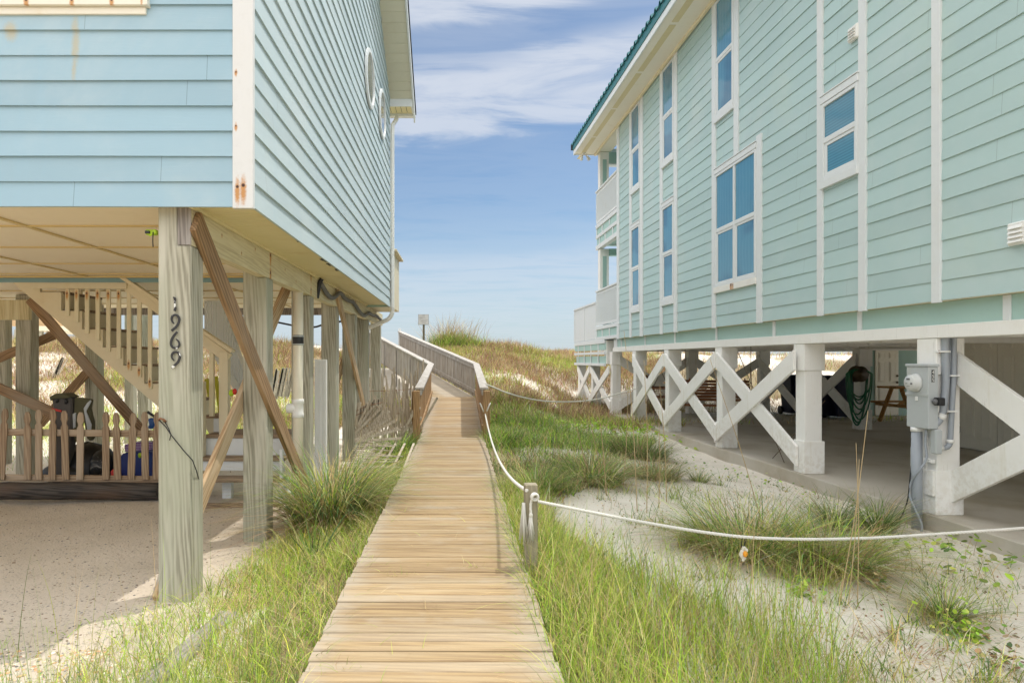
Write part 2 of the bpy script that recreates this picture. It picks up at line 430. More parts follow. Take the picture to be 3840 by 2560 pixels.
def m_concrete():
    m, nt = mat('stained_concrete'); tc = nd(nt, 'TexCoord').outputs['Object']
    n = noise(nt, tc, .7, 6, .6); n2 = noise(nt, tc, 12, 5, .6); n3 = noise(nt, tc, 120, 3, .7)
    c = mixc(nt, mrange(nt, n, .42, .68), (.50, .465, .40), (.38, .33, .25))
    c = mixc(nt, mrange(nt, n2, .5, .8, 0, .30), c, (.44, .39, .31))
    n4 = noise(nt, tc, .5, 5, .6, .6, sc3=(1, .25, 1))
    c = mixc(nt, mrange(nt, n4, .55, .72, 0, .6), c, (.31, .235, .14))
    c = mixc(nt, mrange(nt, n3, .6, .75, 0, .35), c, (.25, .23, .2))
    out(nt, bsdf(nt, c, .75, n3, .3, .005)); return m
M['concrete'] = m_concrete()
# ================================================================ terrain
def sm(a, b, x):
    t = np.clip((np.asarray(x, float)-a)/(b-a), 0, 1); return t*t*(3-2*t)
_gr = np.random.default_rng(3)
_W = [(_gr.uniform(.25, 1.6), _gr.uniform(0, 6.28), _gr.uniform(0, 6.28)) for _ in range(14)]
def lump(X, Y):
    z = 0
    for k, a, p in _W: z = z+np.sin(k*(X*math.cos(a)+Y*math.sin(a))+p)/(1+k)
    return z/4.0
def gz(X, Y):
    X = np.asarray(X, float); Y = np.asarray(Y, float)
    zl = -.03-.08*sm(4.5, 9, Y)
    wl = 1-sm(-1.9, -.7, X); wr = sm(.8, 4.8, X)
    z = .12+wl*(zl-.12)+wr*(-.16-.12)
    s0 = 15.2+7*sm(1.3, 4.5, X)+2.6*(1-sm(-3, -1, X))
    hi = 2.12+.55*(1-sm(-12, -4, X))+.05*np.sin(X*.55+.8)
    t = np.clip((Y-s0)/(35-s0), 0, 1); t = t*t*(3-2*t)
    z = z+hi*t-(hi+1.0)*sm(38, 56, Y)-3.5*sm(60, 95, Y)
    d = sm(15, 21, Y)*(1-sm(55, 70, Y))
    return z+lump(X*1.4, Y*1.4)*(.03+.26*d)+lump(X*5, Y*5)*(.018+.03*d)+lump(X*2.6+9, Y*2.6)*.02
def pnoise(X, Y, k):
    return lump(np.asarray(X)*k+31.7, np.asarray(Y)*k-12.3)

def axis_pts(lo, hi, step, far):
    a = list(np.arange(lo, hi+1e-6, step)); s = step; x = hi
    while x < far: s *= 1.35; x += s; a.append(x)
    s = step; x = lo; pre = []
    while x > -far: s *= 1.35; x -= s; pre.append(x)
    return np.array(pre[::-1]+a)
gx = axis_pts(-8, 9, .11, 900); gy = axis_pts(1.5, 22, .11, 900)
gy2 = np.concatenate([gy[(gy < 22)], np.arange(22, 58, .3), gy[gy > 58]])
GX, GY = np.meshgrid(gx, gy2); GZ = gz(GX, GY)
nx, ny = len(gx), len(gy2)
verts = np.stack([GX, GY, GZ], -1).reshape(-1, 3)
idx = np.arange(nx*ny).reshape(ny, nx)
quads = np.stack([idx[:-1, :-1], idx[:-1, 1:], idx[1:, 1:], idx[1:, :-1]], -1).reshape(-1, 4)
def np_mesh(name, verts, quads, m, cols=None, smooth=True):
    me = bpy.data.meshes.new(name)
    me.vertices.add(len(verts)); me.vertices.foreach_set('co', np.ascontiguousarray(verts, np.float32).ravel())
    me.loops.add(len(quads)*4); me.loops.foreach_set('vertex_index', np.ascontiguousarray(quads, np.int32).ravel())
    me.polygons.add(len(quads)); me.polygons.foreach_set('loop_start', np.arange(0, len(quads)*4, 4, dtype=np.int32))
    me.polygons.foreach_set('use_smooth', np.full(len(quads), smooth))
    if cols is not None:
        a = me.attributes.new('Col', 'FLOAT_COLOR', 'POINT')
        a.data.foreach_set('color', np.ascontiguousarray(np.concatenate([cols, np.ones((len(cols), 1))], 1), np.float32).ravel())
    me.update(); me.validate()
    me.materials.append(m)
    return bpy.data.objects.new(name, me)

def m_ground():
    m, nt = mat('sand_and_gravel')
    tc = nd(nt, 'TexCoord').outputs['Object']
    at = nd(nt, 'Attribute', {'attribute_name': 'Col'})
    sp = nd(nt, 'SeparateColor', None, {0: at.outputs['Color']})
    n1 = noise(nt, tc, 1.3, 6, .6); n2 = noise(nt, tc, 30, 5, .65); n3 = noise(nt, tc, 170, 3, .7)
    sand = mixc(nt, mrange(nt, n1, .35, .7), (.78, .73, .65), (.70, .64, .55))
    sand = mixc(nt, mrange(nt, n2, .55, .75, 0, .5), sand, (.50, .46, .40))
    vo = nd(nt, 'TexVoronoi', None, {'Vector': tc, 'Scale': 42.0}); vcol = nd(nt, 'SeparateColor', None, {0: vo.outputs['Color']})
    speck = mth(nt, 'MULTIPLY', mrange(nt, vo.outputs['Distance'], .22, .12), mrange(nt, vcol.outputs[0], .72, .74))
    speck = mth(nt, 'MULTIPLY', speck, mrange(nt, noise(nt, tc, 2.1, 4), .42, .56))
    sand = mixc(nt, mth(nt, 'MULTIPLY', speck, .8), sand, (.22, .20, .17))
    # gravel drive
    v2 = nd(nt, 'TexVoronoi', None, {'Vector': tc, 'Scale': 34.0}); v2c = nd(nt, 'SeparateColor', None, {0: v2.outputs['Color']})
    grav = mixc(nt, mrange(nt, n1, .3, .7), (.57, .495, .40), (.63, .55, .455))
    stone = mixc(nt, v2c.outputs[1], (.20, .18, .16), (.50, .44, .36))
    stm = mth(nt, 'MULTIPLY', mrange(nt, v2.outputs['Distance'], .45, .25), mrange(nt, v2c.outputs[0], .45, .5))
    grav = mixc(nt, mth(nt, 'MULTIPLY', stm, .38), grav, stone)
    grav = mixc(nt, mrange(nt, n3, .5, .8, 0, .5), grav, (.26, .21, .16))
    wob = mth(nt, 'MULTIPLY', mth(nt, 'SUBTRACT', noise(nt, tc, 4, 5, .6), .5), .7)
    gm = mrange(nt, mth(nt, 'ADD', sp.outputs[0], wob), .4, .6)
    c = mixc(nt, gm, sand, grav)
    # shell hash
    v3 = nd(nt, 'TexVoronoi', None, {'Vector': tc, 'Scale': 55.0}); v3c = nd(nt, 'SeparateColor', None, {0: v3.outputs['Color']})
    sh = mixc(nt, v3c.outputs[0], (.78, .70, .56), (.66, .40, .22))
    sh = mixc(nt, mrange(nt, v3.outputs['Distance'], .3, .6), sh, (.40, .30, .16))
    c = mixc(nt, mrange(nt, mth(nt, 'ADD', sp.outputs[1], wob), .45, .6), c, sh)
    # dry thatch under the grass
    th = mixc(nt, noise(nt, tc, 26, 5, .7), (.20, .145, .07), (.33, .27, .11))
    c = mixc(nt, mth(nt, 'MULTIPLY', mrange(nt, mth(nt, 'ADD', sp.outputs[2], wob), .4, .65), .85), c, th)
    h = mth(nt, 'ADD', mth(nt, 'MULTIPLY', n2, .6), mth(nt, 'ADD', mth(nt, 'MULTIPLY', n3, .3), mth(nt, 'MULTIPLY', stm, .5)))
    h = mth(nt, 'ADD', h, noise(nt, tc, 7, 4, .5))
    out(nt, bsdf(nt, c, .9, h, .7, .02))
    return m
Xv, Yv = verts[:, 0], verts[:, 1]
def walk_c(Y): return -.131-.0055*np.asarray(Y, float)
grav = (1-sm(-2.15, -1.45, Xv+.25*sm(5, 9, Yv)))*(1-sm(8.9, 9.6, Yv))*sm(3.0, 3.7, Yv+.10*(Xv+3))
shell = (1-sm(-1.9, -1.2, Xv))*(1-sm(3.3, 4.1, Yv+.10*(Xv+3)))
shell = np.maximum(shell, .75*np.exp(-((Xv+1.5)/.5)**2)*sm(4, 5, Yv)*(1-sm(7, 8.5, Yv)))
that = np.maximum((1-sm(.4, 1.1, np.abs(Xv-walk_c(Yv))-.45+.2*pnoise(Xv, Yv, 2)))*(1-sm(13, 16, Yv)),
                  sm(.0, .5, pnoise(Xv, Yv, 1.1)+.1)*sm(16, 20, Yv)*(1-sm(36, 42, Yv))*.9)
path = np.exp(-((Xv-(3.1-.09*(Yv-18)))/.75)**2)*sm(15, 18, Yv)
that = that*(1-path)
M['ground'] = m_ground()
o = np_mesh('ground', verts, quads, M['ground'], np.stack([grav, shell, that], -1))
place(o, None, I4); tag(o, 'pale sandy ground rising to dunes with a gravel drive under the blue house', kind='structure')

def m_sea():
    m, nt = mat('sea_water'); tc = nd(nt, 'TexCoord').outputs['Object']
    b = noise(nt, tc, .5, 5, .6)
    out(nt, bsdf(nt, (.10, .22, .26), .15, b, .3, .3)); return m
g = G(); g.add([(-4000, 84, -2.2), (4000, 84, -2.2), (4000, 6000, -2.2), (-4000, 6000, -2.2)], [(0, 1, 2, 3)])
tag(g.build('sea', m_sea()), 'calm blue green sea beyond the dunes', kind='structure')

# ================================================================ world, sun, camera
SUN = Vector((.37, .25, 1.0)).normalized()          # towards the sun
el = math.asin(SUN.z); az = math.atan2(SUN.x, SUN.y)
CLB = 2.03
W = bpy.data.worlds.new('World'); S.world = W; W.use_nodes = True
nt = W.node_tree; nt.nodes.clear()
sky = nd(nt, 'TexSky', {'sky_type': 'NISHITA', 'sun_disc': False, 'sun_elevation': el, 'sun_rotation': az,
                        'air_density': 1.0, 'dust_density': .6, 'ozone_density': 1.5, 'altitude': 0.0})
gen = nd(nt, 'TexCoord').outputs['Generated']
sp = nd(nt, 'SeparateXYZ', None, {0: gen})
zc = mth(nt, 'MAXIMUM', sp.outputs['Z'], .0)
den = mth(nt, 'ADD', zc, .10)
px = mth(nt, 'DIVIDE', sp.outputs['X'], den); py = mth(nt, 'DIVIDE', sp.outputs['Y'], den)
pv = nd(nt, 'CombineXYZ', None, {'X': px, 'Y': py, 'Z': 0.0}).outputs[0]
warp = noise(nt, pv, 1.3, 5, .55, .3, sc3=(.55, 1.0, 1))
fine = noise(nt, pv, 4.2, 7, .62, .7, sc3=(.40, 1.3, 1))
slope = mth(nt, 'MULTIPLY', sp.outputs['X'], .10)
zz = mth(nt, 'ADD', mth(nt, 'SUBTRACT', sp.outputs['Z'], slope), mth(nt, 'MULTIPLY', mth(nt, 'SUBTRACT', warp, .5), .10))
zz = mth(nt, 'ADD', zz, mth(nt, 'MULTIPLY', mth(nt, 'SUBTRACT', fine, .5), .08))
rp = nd(nt, 'ValToRGB')
cr = rp.color_ramp; cr.interpolation = 'EASE'
pts = [(0.0, .30), (.09, .40), (.125, .45), (.16, .22), (.22, .16), (.305, .15), (.335, .74), (.385, .80), (.41, .22), (.43, .28), (.46, .82), (.6, .85), (1, .80)]
while len(cr.elements) < len(pts): cr.elements.new(.5)
for e, (p, v) in zip(cr.elements, pts): e.position = p; e.color = (v, v, v, 1)
nt.links.new(zz, rp.inputs[0])
cm = mth(nt, 'MULTIPLY', rp.outputs[0], mrange(nt, fine, .22, .58, .30, 1.0))
hz = mrange(nt, sp.outputs['Z'], .24, -.02, 0, .62)
SKYS = .10
SK2 = .84
base = mixc(nt, hz, mixc(nt, 1.0, sky.outputs[0], (SK2*.98, SK2*1.16, SK2*1.27), 'MULTIPLY'), (.53/SKYS, .645/SKYS, .75/SKYS))
hi = mrange(nt, mth(nt, 'SUBTRACT', sp.outputs['Z'], mth(nt, 'MULTIPLY', sp.outputs['Y'], .28)), .26, .52)            # bright cloud added overhead and behind the camera, out of view, to lift shade
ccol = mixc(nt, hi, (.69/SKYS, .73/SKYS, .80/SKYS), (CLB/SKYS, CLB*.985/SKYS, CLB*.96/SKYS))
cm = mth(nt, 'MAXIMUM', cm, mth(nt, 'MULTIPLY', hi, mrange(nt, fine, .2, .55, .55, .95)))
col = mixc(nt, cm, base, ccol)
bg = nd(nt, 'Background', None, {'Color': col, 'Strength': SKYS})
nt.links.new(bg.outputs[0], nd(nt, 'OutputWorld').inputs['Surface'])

sl = bpy.data.lights.new('sun', 'SUN'); sl.energy = 2.45; sl.angle = math.radians(.6); sl.color = (1, .95, .86)
so = bpy.data.objects.new('sun', sl); C.objects.link(so); so.rotation_euler = SUN.to_track_quat('Z', 'Y').to_euler()
so.location = SUN*60

cam = bpy.data.cameras.new('camera'); co = bpy.data.objects.new('camera', cam); C.objects.link(co)
cam.sensor_width = 36; cam.lens = 36*F/3840; cam.clip_end = 9000; cam.clip_start = .05
cam.shift_x = (1920-VX)/3840; cam.shift_y = (VY-1280)/3840
co.location = (0, 0, CZ); co.rotation_euler = (math.radians(90), 0, 0)
S.camera = co
S.view_settings.view_transform = 'Standard'; S.view_settings.look = 'None'
S.view_settings.exposure = EXPO; S.view_settings.gamma = 1
S.cycles.max_bounces = 8; S.cycles.diffuse_bounces = 4; S.cycles.transparent_max_bounces = 8
S.cycles.use_denoising = DN
# ================================================================ blue house on posts (left)
LH = thing('beach_house', 'pale blue lapped beach house raised on weathered square posts', 'house', (-4, 8, -.1))
XW, Y0, Y1, ZB = -1.50, 4.85, 14.10, 2.83
ZE, RK = 7.12, .62
YM = (Y0+Y1)/2
# front wall
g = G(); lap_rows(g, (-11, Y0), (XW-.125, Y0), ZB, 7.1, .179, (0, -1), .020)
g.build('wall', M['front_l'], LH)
def clip(z, a, b):
    if z <= ZE: return a, b
    k = (z-ZE)/RK
    ya, yb = Y0+k, Y1-k
    if yb <= ya: yb = ya = YM
    return Vector((XW, ya, 0)), Vector((XW, yb, 0))
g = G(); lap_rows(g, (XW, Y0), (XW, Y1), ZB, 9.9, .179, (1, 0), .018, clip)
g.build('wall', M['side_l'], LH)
# back and far walls close the shell
g = G(); g.box((-11, Y1-.1, ZB), (XW-.02, Y1, 7.2)); g.box((-11.1, Y0+.02, ZB), (-11, Y1, 7.2)); g.build('wall', M['mint_dark'], LH)
cb = paint('white_corner_paint', (.66, .67, .68), (.62, .5, .3), .3, spots=[(-1.59, Y0-.022, 2.97, .02, .08), (-1.548, Y0-.022, 2.98, .024, .08),
      (-1.60, Y0-.022, 3.40, .011, .02), (-1.60, Y0-.022, 3.78, .011, .015), (-1.505, Y0, 3.2, .007, .02)])
g = G(); g.box((XW-.125, Y0-.022, ZB-.012), (XW+.022, Y0+.02, 7.1)); g.build('corner_board', cb, LH, bevel=.003)
# window sill and frame at the top left of the front wall
wm = paint('rust_streaked_window_paint', (.78, .75, .66), (.6, .45, .25), .5, spots=[(-3.06, Y0-.055, 4.27, .02, .03), (-2.74, Y0-.055, 4.27, .018, .03),
      (-2.46, Y0-.055, 4.27, .018, .03), (-2.25, Y0-.055, 4.27, .01, .02), (-2.74, Y0-.017, 4.13, .012, .05)])
g = G(); g.box((-4.4, Y0-.03, 4.186), (-2.235, Y0-.002, 4.235)); g.box((-4.42, Y0-.06, 4.237), (-2.21, Y0-.002, 4.33))
g.box((-4.4, Y0-.04, 4.332), (-4.3, Y0-.002, 5.8)); g.box((-2.33, Y0-.04, 4.332), (-2.23, Y0-.002, 5.8)); g.box((-4.3, Y0-.04, 5.7), (-2.33, Y0-.002, 5.8))
wf = g.build('window', wm, LH, bevel=.003)
bx('pane', (-4.3, Y0-.025, 4.332), (-2.33, Y0-.018, 5.7), M['glass_l'], wf, bevel=0)
# soffit panels under the overhang
g = G(); y = Y0+.02
while y < Y1-.08:
    g.box((-1.965, y, 2.866), (XW-.004, y+.088, 2.885)); g.box((-1.965, y+.088, 2.874), (XW-.004, y+.1, 2.885)); y += .1
g.box((-1.966, Y0+.03, 2.84), (-1.94, Y1-.05, 2.865))
g.build('soffit', M['soffit'], LH)
g = G(); rr = random.Random(4)
for (a, b) in ((6.35, 6.52), (7.55, 8.15), (8.42, 8.6)):
    y = a
    while y < b:
        g.box((XW-.02-rr.uniform(.02, .07), y, 2.861), (XW-.006, y+.05, 2.864)); y += .04
g.build('soffit_tear', M['black'], LH)
# ceiling with seam strips
bx('ceiling', (-11, Y0+.03, 2.87), (-1.985, 9.2, 2.91), M['ceiling'], LH, bevel=0)
g = G()
for x in (-3.65, -5.02, -6.4, -7.8): g.box((x-.022, Y0+.04, 2.856), (x+.022, 9.19, 2.868))
for y in (5.72, 6.8, 7.96, 8.9): g.box((-9, y-.02, 2.8575), (-2.25, y+.02, 2.8685))
g.box((-9, 9.13, 2.845), (-2.0, 9.195, 2.867))
g.build('ceiling_strip', M['seam'], LH)
bx('ceiling', (-11, 9.25, 2.80), (-1.985, 13.98, 2.85), M['ceiling'], LH, bevel=0)
bx('ceiling_band', (-11, 9.205, 2.79), (-2.0, 9.245, 2.868), M['blue_band'], LH, bevel=0)
g = G()
for y in (10.4, 11.6, 12.8): g.box((-9, y-.02, 2.787), (-2.2, y+.02, 2.798))
for x in (-3.4, -5.0): g.box((x-.02, 9.3, 2.785), (x+.02, 13.9, 2.797))
g.build('ceiling_strip', M['seam'], LH)
bx('rear_beam', (-11, 14.0, 2.66), (-2.08, 14.09, 2.86), M['endgrain'], LH)
g = G(); g.box((-4.25, 10.0, 2.72), (-3.95, 10.5, 2.784)); g.build('ceiling_lamp', M['cream'], LH, bevel=.03)
# girder on the post row and its weathered end
PY = [4.96, 6.88, 8.83, 10.70, 12.58, 14.30, 16.40]
gm = wood('rust_strapped_girder_paint', (.70, .63, .42), (.56, .48, .30), (.74, .68, .49), 'Y', wave=.3, crack=.5,
    spots=[(-1.969, 5.14, 2.85, .035, .05), (-1.969, 7.02, 2.82, .035, .06), (-1.969, 7.02, 2.64, .035, .05), (-1.969, 8.9, 2.84, .035, .05), (-1.969, 8.9, 2.66, .03, .04),
           (-1.969, 10.8, 2.84, .035, .05), (-1.969, 12.65, 2.82, .035, .05), (-1.969, 5.6, 2.77, .012, .01), (-1.969, 6.1, 2.7, .012, .01), (-1.969, 7.6, 2.75, .012, .01),
           (-1.969, 8.1, 2.68, .012, .01), (-1.969, 9.7, 2.78, .012, .01), (-1.969, 6.5, 2.8, .012, .01), (-1.969, 11.6, 2.74, .012, .01)])
bx('girder', (-2.07, 4.975, 2.58), (-1.97, 16.9, 2.862), gm, LH)
bx('girder_end', (-2.068, 4.962, 2.582), (-1.972, 4.974, 2.85), M['endgrain'], LH, bevel=0)
for Y in PY:
    zg = float(gz(-2.1, Y))-.15
    g = G(); w = .24; h1, h2 = 2.578-zg, 2.862-zg
    g.prism([(-w/2, 0), (w/2, 0), (w/2, h1), (.018, h1), (.018, h2), (-w/2, h2)], lambda a, b, t: (a, t, b), 0, w)
    g.build('post', M['post'], LH, Matrix.Translation((-2.09, Y, zg)), .010)
for (x, y, Y, w) in ((85, 1140, 11, .24), (-2, 1150, 12.2, .2), (342, 1140, 12.8, .24), (483, 1310, 15.2, .2), (535, 1290, 16, .24)):
    p = P(x, y, Y); zg = float(gz(p.x, Y))-.2
    g = G(); g.box((-w/2, 0, 0), (w/2, w, 2.79-zg)); g.build('post', M['post'], LH, Matrix.Translation((p.x, Y, zg)), .01)
# cross braces
beam('cross_brace', (-1.945, 4.98, 2.76), (-1.945, 8.62, .06), .19, .048, (1, 0, 0), M['brace'], LH)
beam('cross_brace', (-2.235, 8.75, 2.70), (-2.235, 5.02, -.05), .19, .048, (1, 0, 0), M['brace_pale'], LH)
beam('cross_brace', (-1.945, 10.62, 2.78), (-1.945, 14.2, .35), .17, .048, (1, 0, 0), M['brace_pale'], LH)
beam('cross_brace', (-2.235, 14.3, 2.6), (-2.235, 10.8, .5), .17, .048, (1, 0, 0), M['brace_pale'], LH)
beam('cross_brace', P(112, 1120, 10.7), P(545, 1632, 10.7), .16, .045, (0, 1, 0), M['brace'], LH)
beam('cross_brace', P(-10, 1345, 11.4), P(222, 1248, 11.4), .15, .045, (0, 1, 0), M['brace'], LH)
beam('cross_brace', P(-10, 1452, 10.85), P(215, 1555, 10.85), .16, .045, (0, 1, 0), M['brace'], LH)
beam('cross_brace', P(150, 1590, 12.7), P(330, 1392, 12.7), .16, .045, (0, 1, 0), M['brace'], LH)
bx('rear_girder', (-9, 10.9, 2.38), (P(120, 0, 10.98).x, 10.98, 2.70), M['girder'], LH)
# roof: rake soffit, fascia, shingles, eave return, gutter
XR = -1.03
def rk(Y): return ZE+RK*min(Y1-Y, Y-Y0)
g = G(); n = 26
for i in range(n):
    ya = Y1-i*(Y1-YM)/n; yb = Y1-(i+1)*(Y1-YM)/n+.012
    za, zb_ = rk(ya)+.004, rk(yb)+.004
    g.add([(XW+.005, ya, za), (XR, ya, za), (XR, yb, zb_), (XW+.005, yb, zb_), (XW+.005, ya, za+.02), (XR, ya, za+.02), (XR, yb, zb_+.02), (XW+.005, yb, zb_+.02)],
          [(0,1,2,3),(4,7,6,5),(0,4,5,1),(1,5,6,2),(2,6,7,3),(3,7,4,0)])
    g.add([(XW+.005, yb, zb_+.008), (XR, yb, zb_+.008), (XR, yb-.014, zb_+.016), (XW+.005, yb-.014, zb_+.016)], [(0,1,2,3)])
for ya, yb in ((Y0, YM),):
    g.add([(XW+.005, ya, rk(ya)+.004), (XR, ya, rk(ya)+.004), (XR, yb, rk(yb)+.004), (XW+.005, yb, rk(yb)+.004)], [(0,1,2,3)])
g.build('rake_soffit', paint('ivory_soffit_paint', (.66, .63, .50), (.5, .45, .3), .4), LH)
g = G()
for s in (1, -1):
    def pt(d, z): return (YM+s*d, rk(YM)-RK*d+z)
    e = YM-Y0+.48
    for (x0, x1, za, zb_, k) in ((XR, XR+.03, -.03, .17, 0),):
        a, b, c, d = pt(0, za), pt(e, za), pt(e, zb_), pt(0, zb_)
        g.add([(x0, *a), (x0, *b), (x0, *c), (x0, *d), (x1, *a), (x1, *b), (x1, *c), (x1, *d)], [(0,1,2,3),(4,7,6,5),(0,4,5,1),(1,5,6,2),(2,6,7,3),(3,7,4,0)])
g.build('fascia', M['white'], LH)
g = G()
for s in (1, -1):
    e = YM-Y0+.52
    def pt(d, z): return (YM+s*d, rk(YM)-RK*d+z)
    a, b, c, d = pt(0, .175), pt(e, .175), pt(e, .23), pt(0, .23)
    g.add([(-11.4, *a), (-11.4, *b), (-11.4, *c), (-11.4, *d), (XR+.05, *a), (XR+.05, *b), (XR+.05, *c), (XR+.05, *d)], [(0,1,2,3),(4,7,6,5),(0,4,5,1),(1,5,6,2),(2,6,7,3),(3,7,4,0)])
g.build('roof', M['shingle'], LH)
g = G(); g.box((XW+.01, Y1-.0, 6.972), (XR-.002, Y1+.03, ZE+.02)); g.box((XR-.03, Y1+.03, 6.972), (XR-.002, Y1+.46, 7.10)); g.build('eave_return', M['white'], LH)
g = G(); x = -9
while x < XR-.03: g.box((x, Y1+.031, 6.98), (min(x+.1, XR-.032), Y1+.45, 7.0)); x += .112
g.build('eave_soffit', M['soffit'], LH)
g = G(); g.box((-11, Y1+.46, 6.93), (XR+.03, Y1+.47, 7.08)); g.box((-11, Y1+.47, 6.93), (XR+.03, Y1+.58, 6.945)); g.box((-11, Y1+.57, 6.93), (XR+.03, Y1+.582, 7.09))
g.box((XR+.02, Y1+.46, 6.93), (XR+.032, Y1+.58, 7.08)); g.build('gutter', M['white_pl'], LH)
# downspout
xd = -1.45
pts = [(xd+.05, Y1+.5, 6.95), (xd+.05, Y1+.42, 6.84), (xd, Y1+.12, 6.62), (xd, Y1+.07, 6.4), (xd, Y1+.07, 2.83)]
for k in range(7):
    a = k/6*math.pi*.42; pts.append((xd-.22*(1-math.cos(a)), Y1+.09, 2.76-.22*math.sin(a)))
pts += [(-1.95, Y1+.25, 2.42), (-2.1, Y1+.3, 2.36)]
for k in range(1, 6):
    a = k/5*math.pi/2; pts.append((-2.1-.10*math.sin(a), Y1+.3, 2.26+.10*math.cos(a)))
pts += [(-2.2, Y1+.3, 1.5), (-2.2, Y1+.3, .3)]
g = G(); g.tube(pts, .045, 8, smooth=False); g.build('downspout', M['white_pl'], LH)
# parapet of the deck behind
g = G(); g.box((-4, 14.2, 2.84), (-1.455, 15.75, 4.0)); g.build('parapet', M['cream'], LH, bevel=.004)
g = G(); g.box((-4.05, 14.18, 4.001), (-1.36, 15.8, 4.045)); g.build('parapet_cap', M['cream'], LH, bevel=.004)
# oval windows
for (Y, Z, a, b) in ((10.88, 6.21, .50, .45), (12.56, 6.25, .46, .44)):
    g = G(); n = 32; vs = []
    for (s, x) in ((1.0, XW+.02), (1.0, XW+.05), (.86, XW+.055), (.84, XW+.035)):
        for k in range(n):
            t = 2*math.pi*k/n; vs.append((x, Y+a*s*math.cos(t), Z+b*s*math.sin(t)))
    fs = [(i*n+k, i*n+(k+1) % n, (i+1)*n+(k+1) % n, (i+1)*n+k) for i in range(3) for k in range(n)]
    g.add(vs, fs); w = g.build('oval_window', M['white'], LH)
    g = G(); g.add([(XW+.036, Y+a*.85*math.cos(2*math.pi*k/n), Z+b*.85*math.sin(2*math.pi*k/n)) for k in range(n)], [tuple(range(n))])
    g.build('pane', M['glass_l'], w)
# house number 1969 nailed down the front post
def resamp(pts, n):
    pts = [Vector(p) for p in pts]; d = [0]
    for a, b in zip(pts, pts[1:]): d.append(d[-1]+(b-a).length)
    o = []
    for i in range(n):
        t = d[-1]*i/(n-1); k = 0
        while k < len(d)-2 and d[k+1] < t: k += 1
        p0, p1, p2, p3 = pts[max(k-1, 0)], pts[k], pts[k+1], pts[min(k+2, len(pts)-1)]; f = (t-d[k])/max(d[k+1]-d[k], 1e-6)
        o.append(.5*((2*p1)+(p2-p0)*f+(2*p0-5*p1+4*p2-p3)*f*f+(3*p1-p0-3*p2+p3)*f**3))
    return o
def ribbon(g, pts, ws, Y):
    n = len(pts); L = []; R = []
    for i in range(n):
        a = Vector(pts[max(i-1, 0)]); b = Vector(pts[min(i+1, n-1)]); t = (b-a).normalized(); nn = Vector((-t.y, t.x))
        L.append(Vector(pts[i])+nn*ws[i]/2); R.append(Vector(pts[i])-nn*ws[i]/2)
    vs = [(p.x, Y, p.y) for p in L]+[(p.x, Y, p.y) for p in R]+[(p.x, Y+.008, p.y) for p in L]+[(p.x, Y+.008, p.y) for p in R]
    fs = []
    for i in range(n-1):
        fs += [(i, i+1, n+i+1, n+i), (2*n+i, 3*n+i, 3*n+i+1, 2*n+i+1), (i, 2*n+i, 2*n+i+1, i+1), (n+i, n+i+1, 3*n+i+1, 3*n+i)]
    fs += [(0, n, 3*n, 2*n), (n-1, 3*n-1, 4*n-1, 2*n-1)]
    g.add(vs, fs)
dq = lambda cx_, cy_: (P(560+cx_/5.225, 0, 4.95).x, P(0, 1100+cy_/5.225, 4.95).z)
NUM = [('1', [(468, 78), (500, 92), (506, 140), (507, 200), (506, 250), (512, 290), (496, 345)], [16, 36, 26, 24, 26, 36, 34]),
       ('9', [(490, 594), (458, 556), (440, 500), (458, 446), (508, 422), (560, 442), (590, 496), (584, 560), (552, 626), (500, 682), (440, 732)], [14, 24, 30, 34, 32, 34, 34, 34, 34, 36, 38]),
       ('6', [(526, 892), (572, 934), (592, 992), (572, 1048), (512, 1070), (452, 1046), (428, 984), (444, 900), (490, 822), (552, 752)], [14, 24, 30, 34, 32, 34, 34, 34, 34, 34]),
       ('9', [(494, 1318), (456, 1276), (444, 1218), (466, 1166), (518, 1146), (572, 1164), (600, 1222), (590, 1290), (558, 1350), (504, 1406), (446, 1456)], [14, 24, 32, 34, 32, 34, 34, 34, 34, 36, 38])]
for ch, pts, ws in NUM:
    q = resamp([Vector((*dq(*p), 0)) for p in pts], 34); n = len(ws)
    wv = [float(np.interp(i/33, np.linspace(0, 1, n), ws))*1.22/5.225*4.95/F for i in range(34)]
    g = G(); ribbon(g, [(p.x, p.y) for p in q], wv, 4.942); g.build('house_number', M['digit'], LH)
# black cord tied to an eye screw on the front post
g = G(); g.tube([P(597, 1575, 4.95), P(622, 1600, 4.93), P(640, 1628, 4.94), P(690, 1690, 4.94), P(722, 1725, 4.95), P(738, 1768, 5.02), P(752, 1820, 5.2)], .004, 6)
g.tube([P(617, 1578, 4.95), P(632, 1605, 4.94), P(641, 1628, 4.94), P(636, 1650, 4.94)], .0035, 6)
tag(g.build('cord', M['black']), 'thin black cord tied to a rusty eye screw on the numbered front post', 'cord')
g = G(); g.tube([P(594, 1575, 4.96), P(600, 1568, 4.92), P(612, 1572, 4.92), P(616, 1580, 4.955)], .007, 6); g.tube([P(612, 1572, 4.93), P(621, 1580, 4.955)], .009, 6)
g.build('eye_screw', M['rustmetal'], LH)
